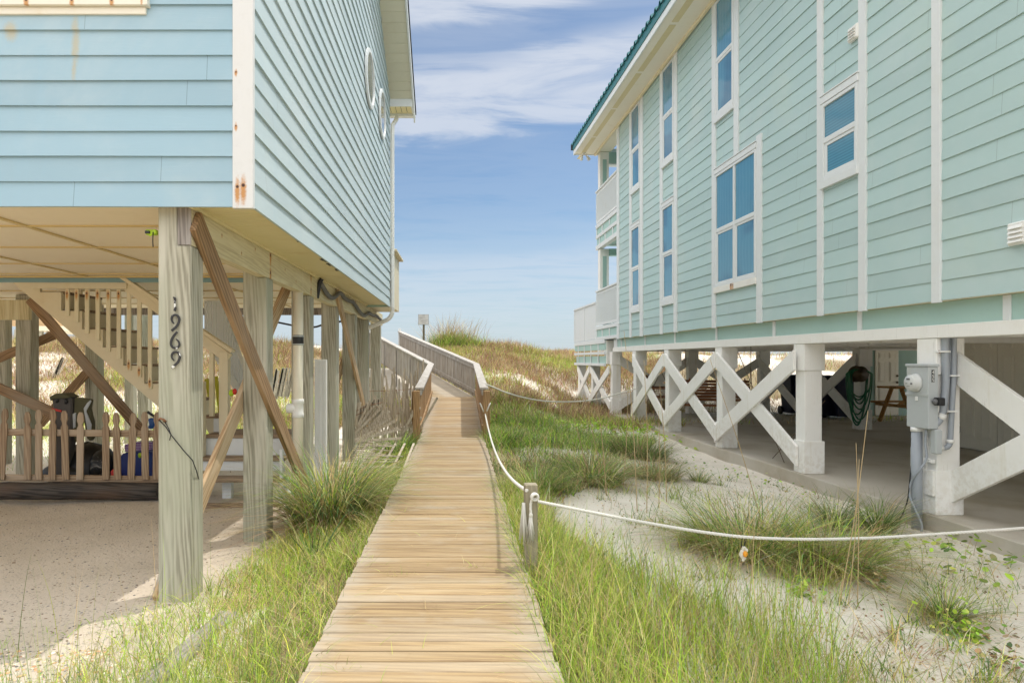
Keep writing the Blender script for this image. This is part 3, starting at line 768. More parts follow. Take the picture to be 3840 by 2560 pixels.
# ---------------------------------------------------------------- services under the house
DP = thing('drain_pipe', 'cream plastic drain pipe with a black rubber coupling behind the second post', 'pipe', (-2.03, 8.45, -.1))
g = G(); g.lathe((-2.03, 8.45, 0), [(.061, -.2), (.061, 2.84)], 'Z', 20); g.build('pipe', M['pvc'], DP)
g = G(); g.lathe((-2.03, 8.45, 0), [(.062, 1.925), (.067, 1.93), (.067, 2.045), (.062, 2.05)], 'Z', 20); g.build('coupling', M['black'], DP)
g = G()
for z in (1.935, 2.035): g.lathe((-2.03, 8.45, z), [(.066, -.008), (.069, -.008), (.069, .008), (.066, .008)], 'Z', 20)
g.build('clamp_ring', M['meter'], DP)
g = G(); g.lathe((-2.03, 8.45, 0), [(.066, 1.03), (.071, 1.035), (.071, 1.08), (.066, 1.09), (.064, 1.2), (.071, 1.21), (.071, 1.255), (.066, 1.26)], 'Z', 20)
g.lathe((-2.03, 8.45, 1.145), [(.05, -.14), (.06, -.13), (.06, 0)], 'X', 16); g.build('tee_fitting', M['white_pl'], DP)
g = G(); w = .15
for k in range(9): g.box((-2.06+k*w/8-.006, 9.55, -.1), (-2.06+k*w/8+.006, 9.57, 1.75))
g.box((-2.07, 9.565, -.1), (-1.90, 9.62, 1.745)); tag(g.build('ribbed_panel', M['white_pl'], bevel=.002), 'tall white ribbed plastic panel standing between the house posts', 'panel')
hs = [(1203, 1062), (1212, 1078), (1226, 1101), (1237, 1113), (1248, 1117), (1260, 1110), (1270, 1099), (1280, 1102), (1293, 1118), (1310, 1128), (1322, 1131), (1333, 1145), (1344, 1162), (1356, 1176), (1366, 1183), (1376, 1177), (1384, 1173), (1394, 1180), (1404, 1183), (1412, 1184), (1422, 1194), (1430, 1200)]
pts = []
for x, y in hs: pts.append(P(x, y, 1.925*F/(VX-x)))
rs = resamp(pts, 300); g = G(); g.tube(rs, [.034 if i % 2 else .027 for i in range(300)], 9, smooth=False)
tag(g.build('corrugated_hose', M['hose_grey']), 'grey corrugated conduit hose draped along the cream girder', 'hose')
g = G(); g.tube(resamp([P(1207, 1045, 9.3), P(1198, 1062, 9.3), P(1193, 1090, 9.3), P(1188, 1118, 9.3)], 20), .03, 10)
tag(g.build('pipe_stub', M['black']), 'short black pipe stub clamped to the end of the grey hose', 'pipe')
g = G(); g.tube(resamp([P(1040, 1208, 13), P(1094, 1219, 13), P(1130, 1225, 13), P(1180, 1226, 13), P(1210, 1218, 13), P(1282, 1204, 13), P(1330, 1190, 13.2)], 40), .02, 6)
tag(g.build('cable', M['black']), 'black cable slung between the posts under the house', 'cable')
# lime clip on the front post
g = G(); g.box(P(549, 862, 5.05)+Vector((0, -.02, 0)), P(590, 882, 5.05)+Vector((0, .02, 0))); g.bar(P(556, 880, 5.03), P(586, 866, 5.03), .035, .012, (0, 1, 0))
o = g.build('clip', M['lime'], bevel=.006)
tag(o, 'lime green clip strapped to the back of the front post under the ceiling', 'clip')
g = G(); g.tube([P(574, 870, 5.02), P(573, 905, 5.02), P(574, 926, 5.02)], .004, 6); g.box(P(546, 866, 5.02)+Vector((0,-.012,0)), P(562, 876, 5.02)+Vector((0,.005,0))); g.build('tie', M['black'], o)

# ---------------------------------------------------------------- stairs under the house
ST = thing('staircase', 'cream painted open staircase descending behind the picket fence', 'staircase', P(330, 1500, 9.4))
YS = 9.32
def fs(Y): return lambda a, b, t: tuple(P(a, b, Y)+Vector((0, t, 0)))
saw = [(20, 1036), (150, 1036), (150, 1095), (229, 1095), (229, 1164), (307, 1166), (307, 1234), (385, 1235), (385, 1302), (462, 1303), (462, 1370), (540, 1371), (540, 1438), (618, 1439), (618, 1506), (696, 1508), (696, 1574), (790, 1680), (700, 1680), (600, 1530)]
g = G(); g.prism(saw, fs(YS), 0, .05); g.build('stringer', M['cream'], ST)
g = G(); g.prism([(x, y) for x, y in saw], fs(YS), 1.0, 1.05); g.build('stringer', M['cream'], ST)
for k in range(7):
    x, y = 145+78*k, 1091+68.6*k
    a, b = P(x, y, YS), P(x+84, y+9, YS)
    g = G(); g.box((a.x, YS+.052, b.z), (b.x+.04, YS+.998, a.z-.001)); g.build('tread', M['tread'], ST, bevel=.004)
    a, b = P(x+80, y+10, YS), P(x+85, y+66, YS)
    bx('riser', (a.x, YS+.06, b.z), (b.x, YS+.99, a.z), M['cream'], ST, bevel=0)
g = G(); g.prism([(117, 1037), (474, 1037), (474, 1083), (117, 1081)], fs(YS-.06), 0, .045); g.build('rail_board', M['cream'], ST, bevel=.004)
bal = [(251, 1083, 1183), (286, 1083, 1208), (325, 1083, 1250), (365, 1083, 1276), (405, 1084, 1318), (444, 1084, 1345), (482, 1060, 1390), (521, 1095, 1415), (561, 1130, 1458)]
for k, (x, ya, yb) in enumerate(bal):
    a, b = P(x, ya, YS-.03), P(x, yb, YS-.03)
    sp_ = [(0, -.029, .10 if k > 5 else (a.z-b.z)-.06, .022, .05)]
    bm_ = paint('rusty_baluster_paint', (.76, .69, .50), (.6, .45, .2), .4, spots=sp_)
    g = G(); g.box((-.028, -.028, 0), (.028, .0, a.z-b.z)); g.build('baluster', bm_, ST, Matrix.Translation((a.x, YS-.001, b.z)), .004)
beam('handrail', P(450, 1032, YS-.06), P(875, 1318, YS-.06), .05, .13, (0, 1, 0), M['cream'], ST)
beam('handrail', P(478, 1072, YS-.02), P(860, 1345, YS-.02), .14, .035, (0, 1, 0), M['cream'], ST)
for x in (795,):
    a, b = P(x, 1290, YS), P(x, 1560, YS); bx('baluster', (a.x-.03, YS-.03, b.z), (a.x+.03, YS+.03, a.z), M['balus'], ST)
a, b = P(843, 1318, YS), P(843, 1600, YS); bx('newel', (a.x-.06, YS-.06, b.z-.1), (a.x+.06, YS+.06, a.z), M['cream'], ST)
a, b = P(750, 1430, YS-.2), P(768, 1870, YS-.2); bx('newel', (a.x-.02, YS-.3, b.z), (b.x, YS-.15, a.z), M['cream'], ST)
LS = thing('porch_steps', 'low wooden steps with white risers behind the second post', 'steps', P(930, 1850, 9.1))
xa, xb = P(768, 0, 9.2).x, P(1085, 0, 9.2).x
bx('tread', (xa, 9.18, .69), (xb, 10.0, .735), M['tread'], LS); bx('riser', (xa, 9.2, .44), (xb, 9.235, .688), M['white'], LS)
bx('tread', (xa-.1, 8.92, .42), (xb, 9.197, .462), M['tread'], LS); bx('riser', (xa-.1, 8.96, .29), (xb, 8.99, .418), M['white'], LS)
bx('tread', (xa-.1, 8.66, .19), (xb+.05, 8.93, .235), M['tread'], LS)
for x in (850, 1060): a = P(x, 0, 9.0); bx('leg', (a.x-.06, 9.0, -.2), (a.x+.06, 9.1, .19), M['white'], LS)
bx('leg', (xb, 8.7, -.2), (xb+.04, 8.76, .60), M['white'], LS)
bx('base_board', (xa-.1, 8.5, -.15), (xb+.1, 8.55, -.045), M['tread'], LS)
bx('tread', (xa-.1, 9.5, .93), (P(850, 0, 9.5).x, 9.9, .975), M['tread'], LS); bx('riser', (xa, 9.52, .737), (P(820, 0, 9.5).x, 9.55, .929), M['white'], LS)
# white picket stair rail behind
SR = thing('stair_rail', 'sunlit white stair balustrade sloping down beyond the porch steps', 'railing', P(850, 1500, 12.4))
A, B = P(828, 1160, 12.0), P(912, 1380, 12.0)
A = P(835, 1150, 12.4); B = P(938, 1440, 11.2)
beam('top_rail', A, B, .05, .07, (1, 0, 0), M['white'], SR)
for k in range(19):
    t = k/18; x = 772+(938-772)*t; yt = 1128 if x < 835 else 1150+(x-835)*2.8; yb = 1235+(x-772)*1.62
    a = P(x, yt, 12.3-t*.9); b = P(x, yb+40, 12.3-t*.9); wd = .055 if k == 6 else .02
    g = G(); g.box((a.x-wd, a.y-.02, b.z), (a.x+wd*.6, a.y+.02, a.z)); g.build('baluster', M['white'], SR)
beam('bottom_rail', P(772, 1262, 12.32), P(938, 1535, 11.22), .05, .12, (1, 0, 0), M['white'], SR)
# yellow props seen through the stairs
g = G(); g.bar(P(775, 1420, 10.8), P(800, 1560, 10.8), .05, .05); g.bar(P(810, 1410, 10.9), P(828, 1560, 10.9), .05, .05)
tag(g.build('float_pole', paint('yellow_foam', (.52, .48, .03), None, .3)), 'pair of yellow poles propped behind the stair newel', 'pole')
g = G(); g.blob(P(868, 1473, 8.9), (.035, .035, .045), 8, 1, .05); o = g.build('toy', M['lime']); tag(o, 'small lime and red toy ball wedged by the pale brace', 'toy')
g = G(); g.blob(P(880, 1468, 8.9), (.03, .035, .04), 8, 2, .05); g.build('cap', M['red'], o)

# ---------------------------------------------------------------- picket fence and the things behind it
FE = thing('picket_fence', 'brown dog eared picket fence between the house posts', 'fence', P(300, 1795, 9.0))
pk = [(8, 1528, .02), (107, 1541, 0), (149, 1532, 0), (198, 1531, .006), (250, 1536, -.008), (303, 1542, .004), (400, 1541, 0), (444, 1544, -.008), (494, 1545, .012), (548, 1541, -.004), (588, 1542, .006)]
for x, y, lean in pk:
    b = P(x, 1797, 9.0); t = P(x, y, 9.0); h = t.z-b.z; w = .046
    poly = [(-w, 0), (w, 0), (w, h-.22), (w*.62, h-.19), (w*.62, h-.165), (w*1.0, h-.12), (w*.85, h-.05), (w*.4, h-.008), (-w*.4, h-.008), (-w*.85, h-.05), (-w, h-.12), (-w*.62, h-.165), (-w*.62, h-.19), (-w, h-.22)]
    g = G(); g.prism(poly, lambda a, b_, t_: (a, t_, b_), -.02, 0)
    g.build('picket', M['picket'], FE, Matrix.Translation((b.x, 8.99, b.z)) @ Matrix.Rotation(lean*3, 4, 'Y'), .003)
for y in (1619, 1790): a = P(-60, y, 9.0); b = P(600, y+8, 9.0); beam('fence_rail', (a.x, 9.02, a.z), (b.x, 9.02, b.z), .09, .035, (0, 1, 0), M['picket'], FE)
g = G(); n = 26; vs = []; rr = random.Random(5)
x0, x1 = P(-300, 0, 8.9).x, P(600, 0, 8.9).x
pts = [(x0+(x1-x0)*i/24, 8.9+rr.uniform(-.006, .006), .045-.012*i/24+rr.uniform(-.004, .004)) for i in range(25)]
g.tube(pts, .115, 12); tag(g.build('landscape_timber', M['timber']), 'charred looking dark timber lying along the foot of the picket fence', 'timber')
YB = 9.55
def pr(poly, Y, t0, t1): g = G(); g.prism(poly, fs(Y), t0, t1); return g
bag = thing('folding_bag', 'grey upright carry bag with a red strap behind the pickets', 'bag', P(235, 1780, YB))
g = pr([(203, 1485), (222, 1477), (250, 1475), (276, 1487), (279, 1520), (277, 1600), (270, 1660), (250, 1790), (212, 1790), (208, 1600), (206, 1520)], YB, -.06, .12); g.build('body', M['grey_cloth'], bag, bevel=.02)
g = pr([(199, 1487), (222, 1474), (255, 1473), (281, 1488), (262, 1492), (215, 1494), (204, 1502)], YB, -.1, .14); g.build('flap', M['olive_cloth'], bag, bevel=.012)
g = pr([(206, 1528), (241, 1536), (241, 1543), (206, 1536)], YB, -.075, -.062); g.build('strap', M['red'], bag)
g = G(); [g.blob(P(x, y, YB-.07), (.03, .02, .035), 6, 3) for x, y in ((213, 1500), (247, 1504))]; g.build('buckle', M['black'], bag)
jk = thing('jacket', 'olive jacket with a pale lining hung behind the picket fence', 'jacket', P(320, 1640, YB))
g = pr([(282, 1490), (300, 1490), (345, 1497), (338, 1530), (350, 1580), (352, 1640), (340, 1654), (328, 1640), (322, 1600), (312, 1560), (300, 1640), (284, 1660), (276, 1600), (280, 1540)], YB, -.03, .06); g.build('body', M['olive_cloth'], jk, bevel=.015)
g = pr([(346, 1498), (349, 1504), (330, 1540), (350, 1590), (347, 1622), (334, 1612), (320, 1530), (333, 1510)], YB, -.05, -.032); g.build('lining', M['pale_cloth'], jk, bevel=.006)
g = pr([(279, 1550), (292, 1545), (290, 1600), (280, 1605)], YB, -.05, -.032); g.build('lining', M['pale_cloth'], jk, bevel=.006)
tb = thing('raft', 'scuffed black inflatable raft heaped behind the picket fence', 'raft', P(300, 1790, 9.8))
def blobpx(x, y, Y, rx, ry, rz, m, par, seed, name='tube'):
    g = G(); g.blob(P(x, y, Y), (rx*Y/F, ry, rz*Y/F), 12, seed, .03); return g.build(name, m, par)
blobpx(330, 1765, 9.9, 110, .35, 108, M['tub'], tb, 1, 'body'); blobpx(265, 1770, 9.75, 105, .25, 40, M['tub'], tb, 2, 'side_tube'); blobpx(390, 1745, 9.7, 48, .22, 62, M['tub'], tb, 3, 'side_tube')
bb = thing('blue_bag', 'deep blue patterned tote bag on the ground behind the fence', 'bag', P(522, 1790, 9.7))
g = pr([(462, 1702), (480, 1694), (560, 1688), (582, 1692), (584, 1800), (462, 1800)], 9.6, -.1, .25); g.build('body', M['blue'], bb, bevel=.025)
g = G(); g.blob(P(526, 1706, 9.49), (.03, .006, .03), 6, 3, .4); g.build('badge', M['lime'], bb)
g = pr([(473, 1665), (505, 1657), (574, 1657), (574, 1690), (475, 1692)], 9.75, -.06, .2); tag(g.build('plaid_bag', M['plaid'], bevel=.01), 'purple plaid bag on top of the deep blue tote bag', 'bag')
g = G(); c = P(574, 1590, 9.9); g.lathe(tuple(c), [(.05, -.06), (.07, -.05), (.055, 0), (.065, .07), (.05, .09)], 'Z', 16); o = tag(g.build('water_jug', M['blue2']), 'bright blue jug with a dark handle beside the house post', 'jug')
g = G(); g.bar(c+Vector((-.08, 0, .18)), c+Vector((.05, 0, .09)), .03, .03); g.build('handle', M['black'], o)
g = G(); c = P(429, 1780, 9.4); g.lathe(tuple(c), [(.04, -.08), (.045, .05), (.02, .08)], 'Z', 12); tag(g.build('bottle', M['red'], bevel=0), 'small red bottle between the raft and the blue tote', 'bottle')
# tilted slats of old sand fence far behind the house
def far_slats(name, label, xs, ya, yb, Y, n, lean, m, seed):
    rr = random.Random(seed); g = G()
    for k in range(n):
        x = xs[0]+(xs[1]-xs[0])*k/(n-1)+rr.uniform(-2, 2); l = lean*(1+rr.uniform(-.3, .3))
        g.bar(P(x, yb+rr.uniform(-6, 6), Y), P(x+l, ya+rr.uniform(-8, 8), Y), .045, .012, (0, 1, 0))
    g.bar(P(xs[0]-4, (ya+yb)/2, Y-.02), P(xs[1]+8, (ya+yb)/2+4, Y-.02), .01, .01)
    tag(g.build(name, m), label, 'fence')
far_slats('sand_fence', 'bleached white slat fence leaning on the dune beyond the drain pipe', (1012, 1080), 1385, 1490, 17, 13, 22, M['slat_white'], 1)
far_slats('sand_fence', 'collapsed grey slat fence on the bright dune behind the stair', (190, 215), 1345, 1420, 26, 8, 34, M['slat'], 2)
# distant house on stilts
DH = thing('stilt_house', 'small distant orange house on crossed stilts seen past the left post', 'house', P(190, 1325, 58))
om = paint('weathered_orange_siding', (.50, .34, .18), None, .4)
def pxbox(name, x0, y0, x1, y1, Y, d, m, par): a, b = P(x0, y0, Y), P(x1, y1, Y); return bx(name, (a.x, Y, b.z), (b.x, Y+d, a.z), m, par, bevel=0)
pxbox('wall', 30, 1150, 225, 1222, 58, 8, om, DH); pxbox('deck_rail', 60, 1222, 235, 1240, 57.5, 9, M['cream'], DH)
for x in (60, 110, 150, 178, 228): a = P(x, 1235, 58); bx('pile', (a.x-.15, 58, .5), (a.x+.15, 58.3, a.z), M['post'], DH)
beam('cross_brace', P(180, 1245, 57.9), P(228, 1312, 57.9), .3, .1, (0, 1, 0), M['brace'], DH); beam('cross_brace', P(228, 1245, 57.8), P(180, 1312, 57.8), .3, .1, (0, 1, 0), M['brace'], DH)
# ================================================================ mint house on braced columns (right); built in its own frame: (v across, u along, z)
RH = thing('mint_house', 'mint green lapped house with white battens on braced white columns', 'house', tuple(HP(9, 10, 0)), TH)
VW, VC = 5.40, 5.50
UE, UN = RU(2316, VW), 1.6
ZS, ZT, SLAB = 2.38, 8.73, .03
def hb(name, a, b, m, parent=RH, bevel=.004): return bx(name, a, b, m, parent, HR, bevel)
g = G(); lap_rows(g, (VW, UN), (VW, UE), ZS, ZT, .214, (-1, 0), .014)
g.build('wall', M['side_r'], RH, HR)
g = G(); g.box((VW+.01, UN, ZS), (16, UN+.05, ZT)); g.box((VW+.01, UE-.05, ZS), (16, UE-.005, ZT)); g.box((15.9, UN, ZS), (16, UE, ZT)); g.build('wall', M['mint_dark'], RH, HR)
hb('floor_edge', (VW-.012, UN, ZS-.004), (VC+.26, UE, ZS-.0005), M['cream'], bevel=0)
# frieze band with battens, girder
hb('frieze', (VC-.006, UN, 2.12), (VC+.1, UE+.75, ZS-.006), M['mint_panel'], bevel=0)
hb('girder', (VC-.03, UN, 1.985), (VC+.27, UE+.85, 2.127), M['white_r'])
for x in (3840+60, 3775, 3223, 2902, 2686, 2531, 2419, 2330):
    u = RU(x, VC-.02); hb('frieze_batten', (VC-.024, u-.045, 2.128), (VC-.007, u+.045, ZS-.008), M['white'], bevel=.002)
hb('frieze_batten', (VC-.022, UE+.35, 2.128), (VC-.007, UE+.75, ZS-.008), M['white'], bevel=.002)
# vertical battens
def batten(xa, xb, z0=ZS-.02, z1=ZT-.005, t=.034):
    ua, ub = RU(xb, VW-t), RU(xa, VW-t)
    if ub-ua < .085: c = (ua+ub)/2; ua, ub = c-.05, c+.05
    return hb('batten', (VW-t, ua, z0), (VW-.001, ub, z1), M['white'], bevel=.003)
batten(2312, 2320)
BT = [(2359, 2367), (2398, 2409), (2473, 2483), (2525, 2537), (2668, 2682), (3062, 3083), (3217, 3245), (3491, 3524)]
for a, b in BT: batten(a, b)
batten(2750, 2767, 5.43); batten(2835, 2854, ZS-.02, 5.52)
batten(3950, 3990)
def window(xa, xb, z0, z1, zm, cols=1, gl='glass', head=True):
    # xa, xb: image columns of the clear opening between its battens
    u0, u1 = RU(xb, VW-.03), RU(xa, VW-.03)
    f = .05; g = G()
    vo, vi = VW-.045, VW-.002
    g.box((vo, u0-.005, z0), (vi, u0+f, z1)); g.box((vo, u1-f, z0), (vi, u1+.005, z1))
    g.box((vo, u0+f, z1-f), (vi, u1-f, z1)); g.box((vo, u0+f, z0), (vi, u1-f, z0+f))
    w = g.build('window', M['white'], RH, HR, .004)
    g = G(); g.box((VW-.062, u0-.02, z0-.115), (vi, u1+.02, z0-.004)); g.build('sill', M['white'] if cols == 1 else SILLM, w, HR, .004)
    if head:
        g = G(); g.box((VW-.052, u0-.02, z1+.004), (vi, u1+.02, z1+.10)); g.box((VW-.062, u0-.03, z1+.104), (vi, u1+.03, z1+.122)); g.build('head_trim', M['white'], w, HR, .003)
    us = [u0+f+(u1-u0-2*f)*k/cols for k in range(cols+1)]
    for k in range(cols):
        a, b = us[k]+(.035 if k else 0), us[k+1]-(.035 if k < cols-1 else 0)
        if k: 
            g = G(); g.box((VW-.044, us[k]-.034, z0+f), (vi, us[k]+.034, z1-f)); g.build('mullion', M['white'], w, HR, .004)
        g = G(); g.box((VW-.04, a, zm-.04), (vi, b, zm+.035)); g.build('meeting_rail', M['white'], w, HR, .004)
        g = G(); sv = VW-.03
        g.box((sv, a, z0+f), (vi, a+.035, zm-.04)); g.box((sv, b-.06, z0+f), (vi, b, zm-.04)); g.box((sv, a+.035, zm-.085), (vi, b-.06, zm-.0405)); g.box((sv, a+.035, z0+f), (vi, b-.06, z0+f+.045))
        g.build('sash', M['white'], w, HR, .003)
        g = G(); g.box((VW-.020, a, zm+.035), (VW-.014, b, z1-f)); g.build('pane', M[gl], w, HR)
        g = G(); g.box((VW-.018, a+.035, z0+f+.045), (VW-.0135, b-.06, zm-.085)); g.build('pane', M[gl], w, HR)
    return w
_uc = (RU(2682, VW)+RU(2835, VW))/2
SILLM = paint('rust_stained_sill_paint', (.82, .81, .77), (.6, .5, .35), .4, spots=[(VW-.062, _uc, 3.11, .05, .08), (VW-.062, _uc-.08, 3.10, .03, .05)])
window(2682, 2750, 6.43, 8.66, 7.52, head=False)
window(2483, 2525, 6.43, 8.66, 7.52, head=False)
window(2367, 2398, 6.43, 8.66, 7.52, head=False)
window(2682, 2835, 3.14, 5.32, 4.23, cols=2)
window(2483, 2525, 3.14, 5.37, 4.26)
window(2367, 2398, 3.14, 5.37, 4.26)
window(3083, 3217, 4.24, 5.31, 4.79, gl='glass_b')
# wall vents
def vent(xs, y0, y1, xb):
    u0, u1 = RU(xb, VW-.05), RU(xs, VW-.05); z1, z0 = RZ(xs, y0, VW-.05), RZ(xs, y1, VW-.05); g = G()
    g.box((VW-.06, u0, z0), (VW-.004, u1, z1)); v = g.build('vent', M['white_pl'], RH, HR, .012)
    g = G(); n = 4
    for k in range(n):
        za = z0+.02+(z1-z0-.04)*k/n; zb = z0+.02+(z1-z0-.04)*(k+1)/n-.008
        g.add([(VW-.085, u0+.03, za), (VW-.085, u1-.03, za), (VW-.062, u1-.03, zb), (VW-.062, u0+.03, zb), (VW-.06, u0+.03, za), (VW-.06, u1-.03, za)], [(0,1,2,3),(4,5,1,0),(0,3,4),(1,5,2)])
    g.build('louver', M['white_pl'], v, HR)
vent(3180, 112, 166, 3215); vent(3778, 840, 924, 3850)
# eave: soffit, fascia, corrugated roof
VE, UR = 4.62, 23.1
hb('soffit', (VE, UN-.4, ZT), (VW+.4, UR, ZT+.02), M['soffit_r'], bevel=0)
g = G(); u = 2.0
while u < UR-.3: g.box((VE+.20, u, ZT-.006), (VE+.34, u+2.3, ZT-.001)); u += 2.42
g.build('soffit_vent', paint('tan_vent_strip', (.66, .58, .36), None, .4), RH, HR)
hb('soffit_trim', (VW-.10, UN, ZT-.06), (VW-.036, UR, ZT-.0015), M['cream'])
hb('fascia', (VE-.03, UN-.4, ZT-.03), (VE-.001, UR+.03, ZT+.12), M['white'])
hb('drip_edge', (VE-.05, UN-.4, ZT+.121), (VE-.02, UR+.05, ZT+.30), M['teal'])
hb('fascia', (VE, UR, ZT-.03), (12, UR+.03, ZT+.2), M['white'])
g = G(); sl_ = .55; run = 5.4; u = UN-.4; vs = []; fs_ = []; k = 0
while u < UR+.1:
    for (du, h) in ((0, 0), (.04, .08), (.10, .08), (.14, 0)):
        for vv in (0, run): vs.append((VE-.09+vv, u+du, ZT+.30+sl_*vv+h))
        for vv in (0, run): vs.append((VE-.09+vv, u+du, ZT+.285+sl_*vv+h))
    u += .30
n = len(vs)//4
for i in range(n-1):
    a, b = 4*i, 4*(i+1); fs_ += [(a, b, b+1, a+1), (a+2, a+3, b+3, b+2), (a, a+2, b+2, b)]
g.add(vs, fs_); g.build('roof', M['teal'], RH, HR)
g = G(); vr = VE-.09+run; zr = ZT+.285+sl_*run
g.add([(vr, UN-.4, zr), (vr, UR+.1, zr), (16.6, UR+.1, ZT+.1), (16.6, UN-.4, ZT+.1)], [(0,1,2,3)]); g.build('roof', M['teal'], RH, HR)
hb('roof_edge_cap', (VE-.10, UR+.101, ZT+.16), (VE+.02, UR+.13, ZT+.36), M['shingle'])
g = G(); p = (VE+.30, UR-.15, ZT-.03); g.box((p[0]-.06, p[1]-.06, ZT-.03), (p[0]+.06, p[1]+.06, ZT-.001))
for s in (-1, 1): g.tube([(p[0], p[1], ZT-.03), (p[0]+.05*s, p[1]-.03, ZT-.09), (p[0]+.10*s, p[1]-.10, ZT-.17)], [.02, .02, .02], 8); g.tube([(p[0]+.09*s, p[1]-.08, ZT-.15), (p[0]+.13*s, p[1]-.17, ZT-.27)], [.035, .06], 10)
g.build('floodlight', M['white_pl'], RH, HR)
# stacked balconies on the sea end
B0, B1 = UE+.02, UR+.12
def railing_u(v, u0, u1, z0, z1, pitch=.105):
    g = G(); g.box((v-.06, u0, z1-.05), (v+.08, u1, z1)); g.box((v-.02, u0, z1-.14), (v+.02, u1, z1-.055)); g.box((v-.02, u0, z0), (v+.02, u1, z0+.07)); u = u0+.03
    while u < u1: g.box((v-.019, u, z0+.071), (v+.017, u+.05, z1-.141)); u += pitch
    g.build('balcony_rail', M['white'], RH, HR)
def railing_v(u, v0, v1, z0, z1, pitch=.105):
    g = G(); g.box((v0, u-.06, z1-.05), (v1, u+.06, z1)); g.box((v0, u-.02, z0), (v1, u+.02, z0+.07)); v = v0+.03
    while v < v1: g.box((v, u-.018, z0+.071), (v+.045, u+.018, z1-.051)); v += pitch
    g.build('balcony_rail', M['white'], RH, HR)
for (z0, z1) in ((6.37, 7.47), (2.90, 4.08)):
    railing_u(VW+.02, B0, B1, z0, z1); railing_v(B1-.1, VW+.2, 14, z0, z1)
hb('balcony_floor', (VW+.02, B0, 5.62), (15, B1, 6.2), M['mint_panel']); hb('balcony_floor', (VW+.02, B0, 2.46), (15, B1, 2.75), M['mint_panel'])
for za, zb in ((6.20, 6.33), (5.85, 5.96), (5.48, 5.62), (2.75, 2.86), (2.40, 2.50)):
    hb('balcony_band', (VW-.02, B0, za), (VW+.15, B1+.02, zb), M['white'])
for u in (B0+.95, B0+1.9, B1-.06):
    hb('balcony_batten', (VW-.004, u, 5.97), (VW+.018, u+.07, 6.195), M['white'], bevel=.002); hb('balcony_batten', (VW-.004, u-.4, 5.625), (VW+.018, u-.33, 5.845), M['white'], bevel=.002); hb('balcony_batten', (VW-.004, u, 2.505), (VW+.018, u+.07, 2.745), M['white'], bevel=.002)
for (z0, z1) in ((4.09, 5.47), (7.48, 8.72)):
    c = hb('porch_column', (VW+.03, B1-.42, z0), (VW+.33, B1-.12, z1), M['white_r'])
    hb('porch_column', (14.5, B1-.42, z0), (14.8, B1-.12, z1), M['white_r'])
    g = G(); g.box((VW+.12, B1-.424, z0+.05), (VW+.25, B1-.4205, z1-.25)); g.build('inset', M['mint_dark'], c, HR)
hb('header', (VW+.05, B1-.40, 8.35), (15, B1-.14, 8.725), M['mint_panel']); hb('header_trim', (VW+.34, B1-.42, 8.30), (14.4, B1-.12, 8.349), M['white'])
hb('header', (VW+.34, B1-.40, 5.25), (15, B1-.14, 5.479), M['mint_panel'])
# low sun deck beyond the balconies
D0, D1 = B1+.05, 26.9
hb('sun_deck', (VW-.02, D0-1.2, 2.36), (13, D1, 2.42), M['white'])
g = G(); v = VW
g.box((v-.02, D0, 2.44), (v+.02, D1, 2.50)); g.box((v-.05, D0, 3.66), (v+.06, D1, 3.72)); u = D0
while u < D1-.05: g.box((v-.015, u, 2.501), (v+.015, u+.085, 3.659)); u += .1
for u in (D0+1.7, D1-.1): g.box((v-.035, u, 2.44), (v-.016, u+.12, 3.659))
v = VW
while v < 12: g.box((v, D1-.03, 2.44), (v+.085, D1, 3.66)); v += .1
g.build('deck_rail', M['white'], RH, HR)
hb('deck_skirt', (VW, D0-1.3, 2.06), (VW+.1, D1, 2.355), M['mint_panel'])
hb('deck_skirt', (VW+.02, D0-1.3, 1.60), (VW+.12, D1-.2, 1.86), M['mint_panel'])
for z in (2.30, 1.94, 1.56): hb('deck_band', (VW-.03, D0-1.3, z-.03), (VW-.0005+.03, D1+.01, z+.06), M['white'])
for u in (D0-.4, D0+.7, D0+1.8, D0+2.9): hb('deck_batten', (VW-.015, u, 1.6), (VW-.0005, u+.1, 2.35), M['white'])
hb('deck_post', (VW+.03, D0-1.35, 1.6), (VW+.33, D0-1.05, 2.36), M['white_r'])
# columns
CX = [3513, 3018, 2708, 2508, 2385, 2297]
CU = [RU(x, VC) for x in CX]
CW = .265
def column(v, u, zb, z1=1.985, face=True):
    g = G(); g.box((0, 0, 0), (CW, CW, z1-zb)); c = g.build('column', M['white_r'], RH, HR @ Matrix.Translation((v, u, zb)), .008)
    g = G(); g.box((-.022, -.022, 1.58-zb), (CW+.035, CW+.02, z1-.002-zb)); g.build('capital', M['white_r'], c, HR @ Matrix.Translation((v, u, zb)), .006)
    g = G(); g.box((-.02, -.012, SLAB-zb), (CW+.035, CW+.02, .52-zb)); g.build('plinth', M['white_r'], c, HR @ Matrix.Translation((v, u, zb)), .006)
    return c
for i, u in enumerate(CU): column(VC, u, -.3 if i else -.3)
column(VC, 4.68, -.3)
for u in (24.2, 26.5): column(VC, u, -.3, 1.6); column(10.3, u, 0, 1.6)
for u in (16.35, 18.75, 21.5): column(10.3, u, -.1, 2.0)
for u in (12.9, 15.75, 18.6, 21.5): column(15.4, u, -.1, 2.0)
for u in (18.9,): column(7.9, 21.3, -.1, 2.0)
def xbrace(v, u0, u1, w=.31, z0=.28, z1=1.74, t=.05, off=.0, axis='u'):
    for k, (za, zb) in enumerate(((z0, z1), (z1, z0))):
        d = off-.004*k-.0
        poly = [(u0, za-w/2), (u0, za+w/2), (u1, zb+w/2), (u1, zb-w/2)]
        g = G()
        if axis == 'u': g.prism(poly, lambda a, b, tt: (v+tt, a, b), -t+d-.03*k, d-.03*k+.0)
        else: g.prism(poly, lambda a, b, tt: (a, v+tt, b), -t+d-.03*k, d-.03*k)
        g.build('cross_brace', M['white_r'], RH, HR, .004)
h = CW/2
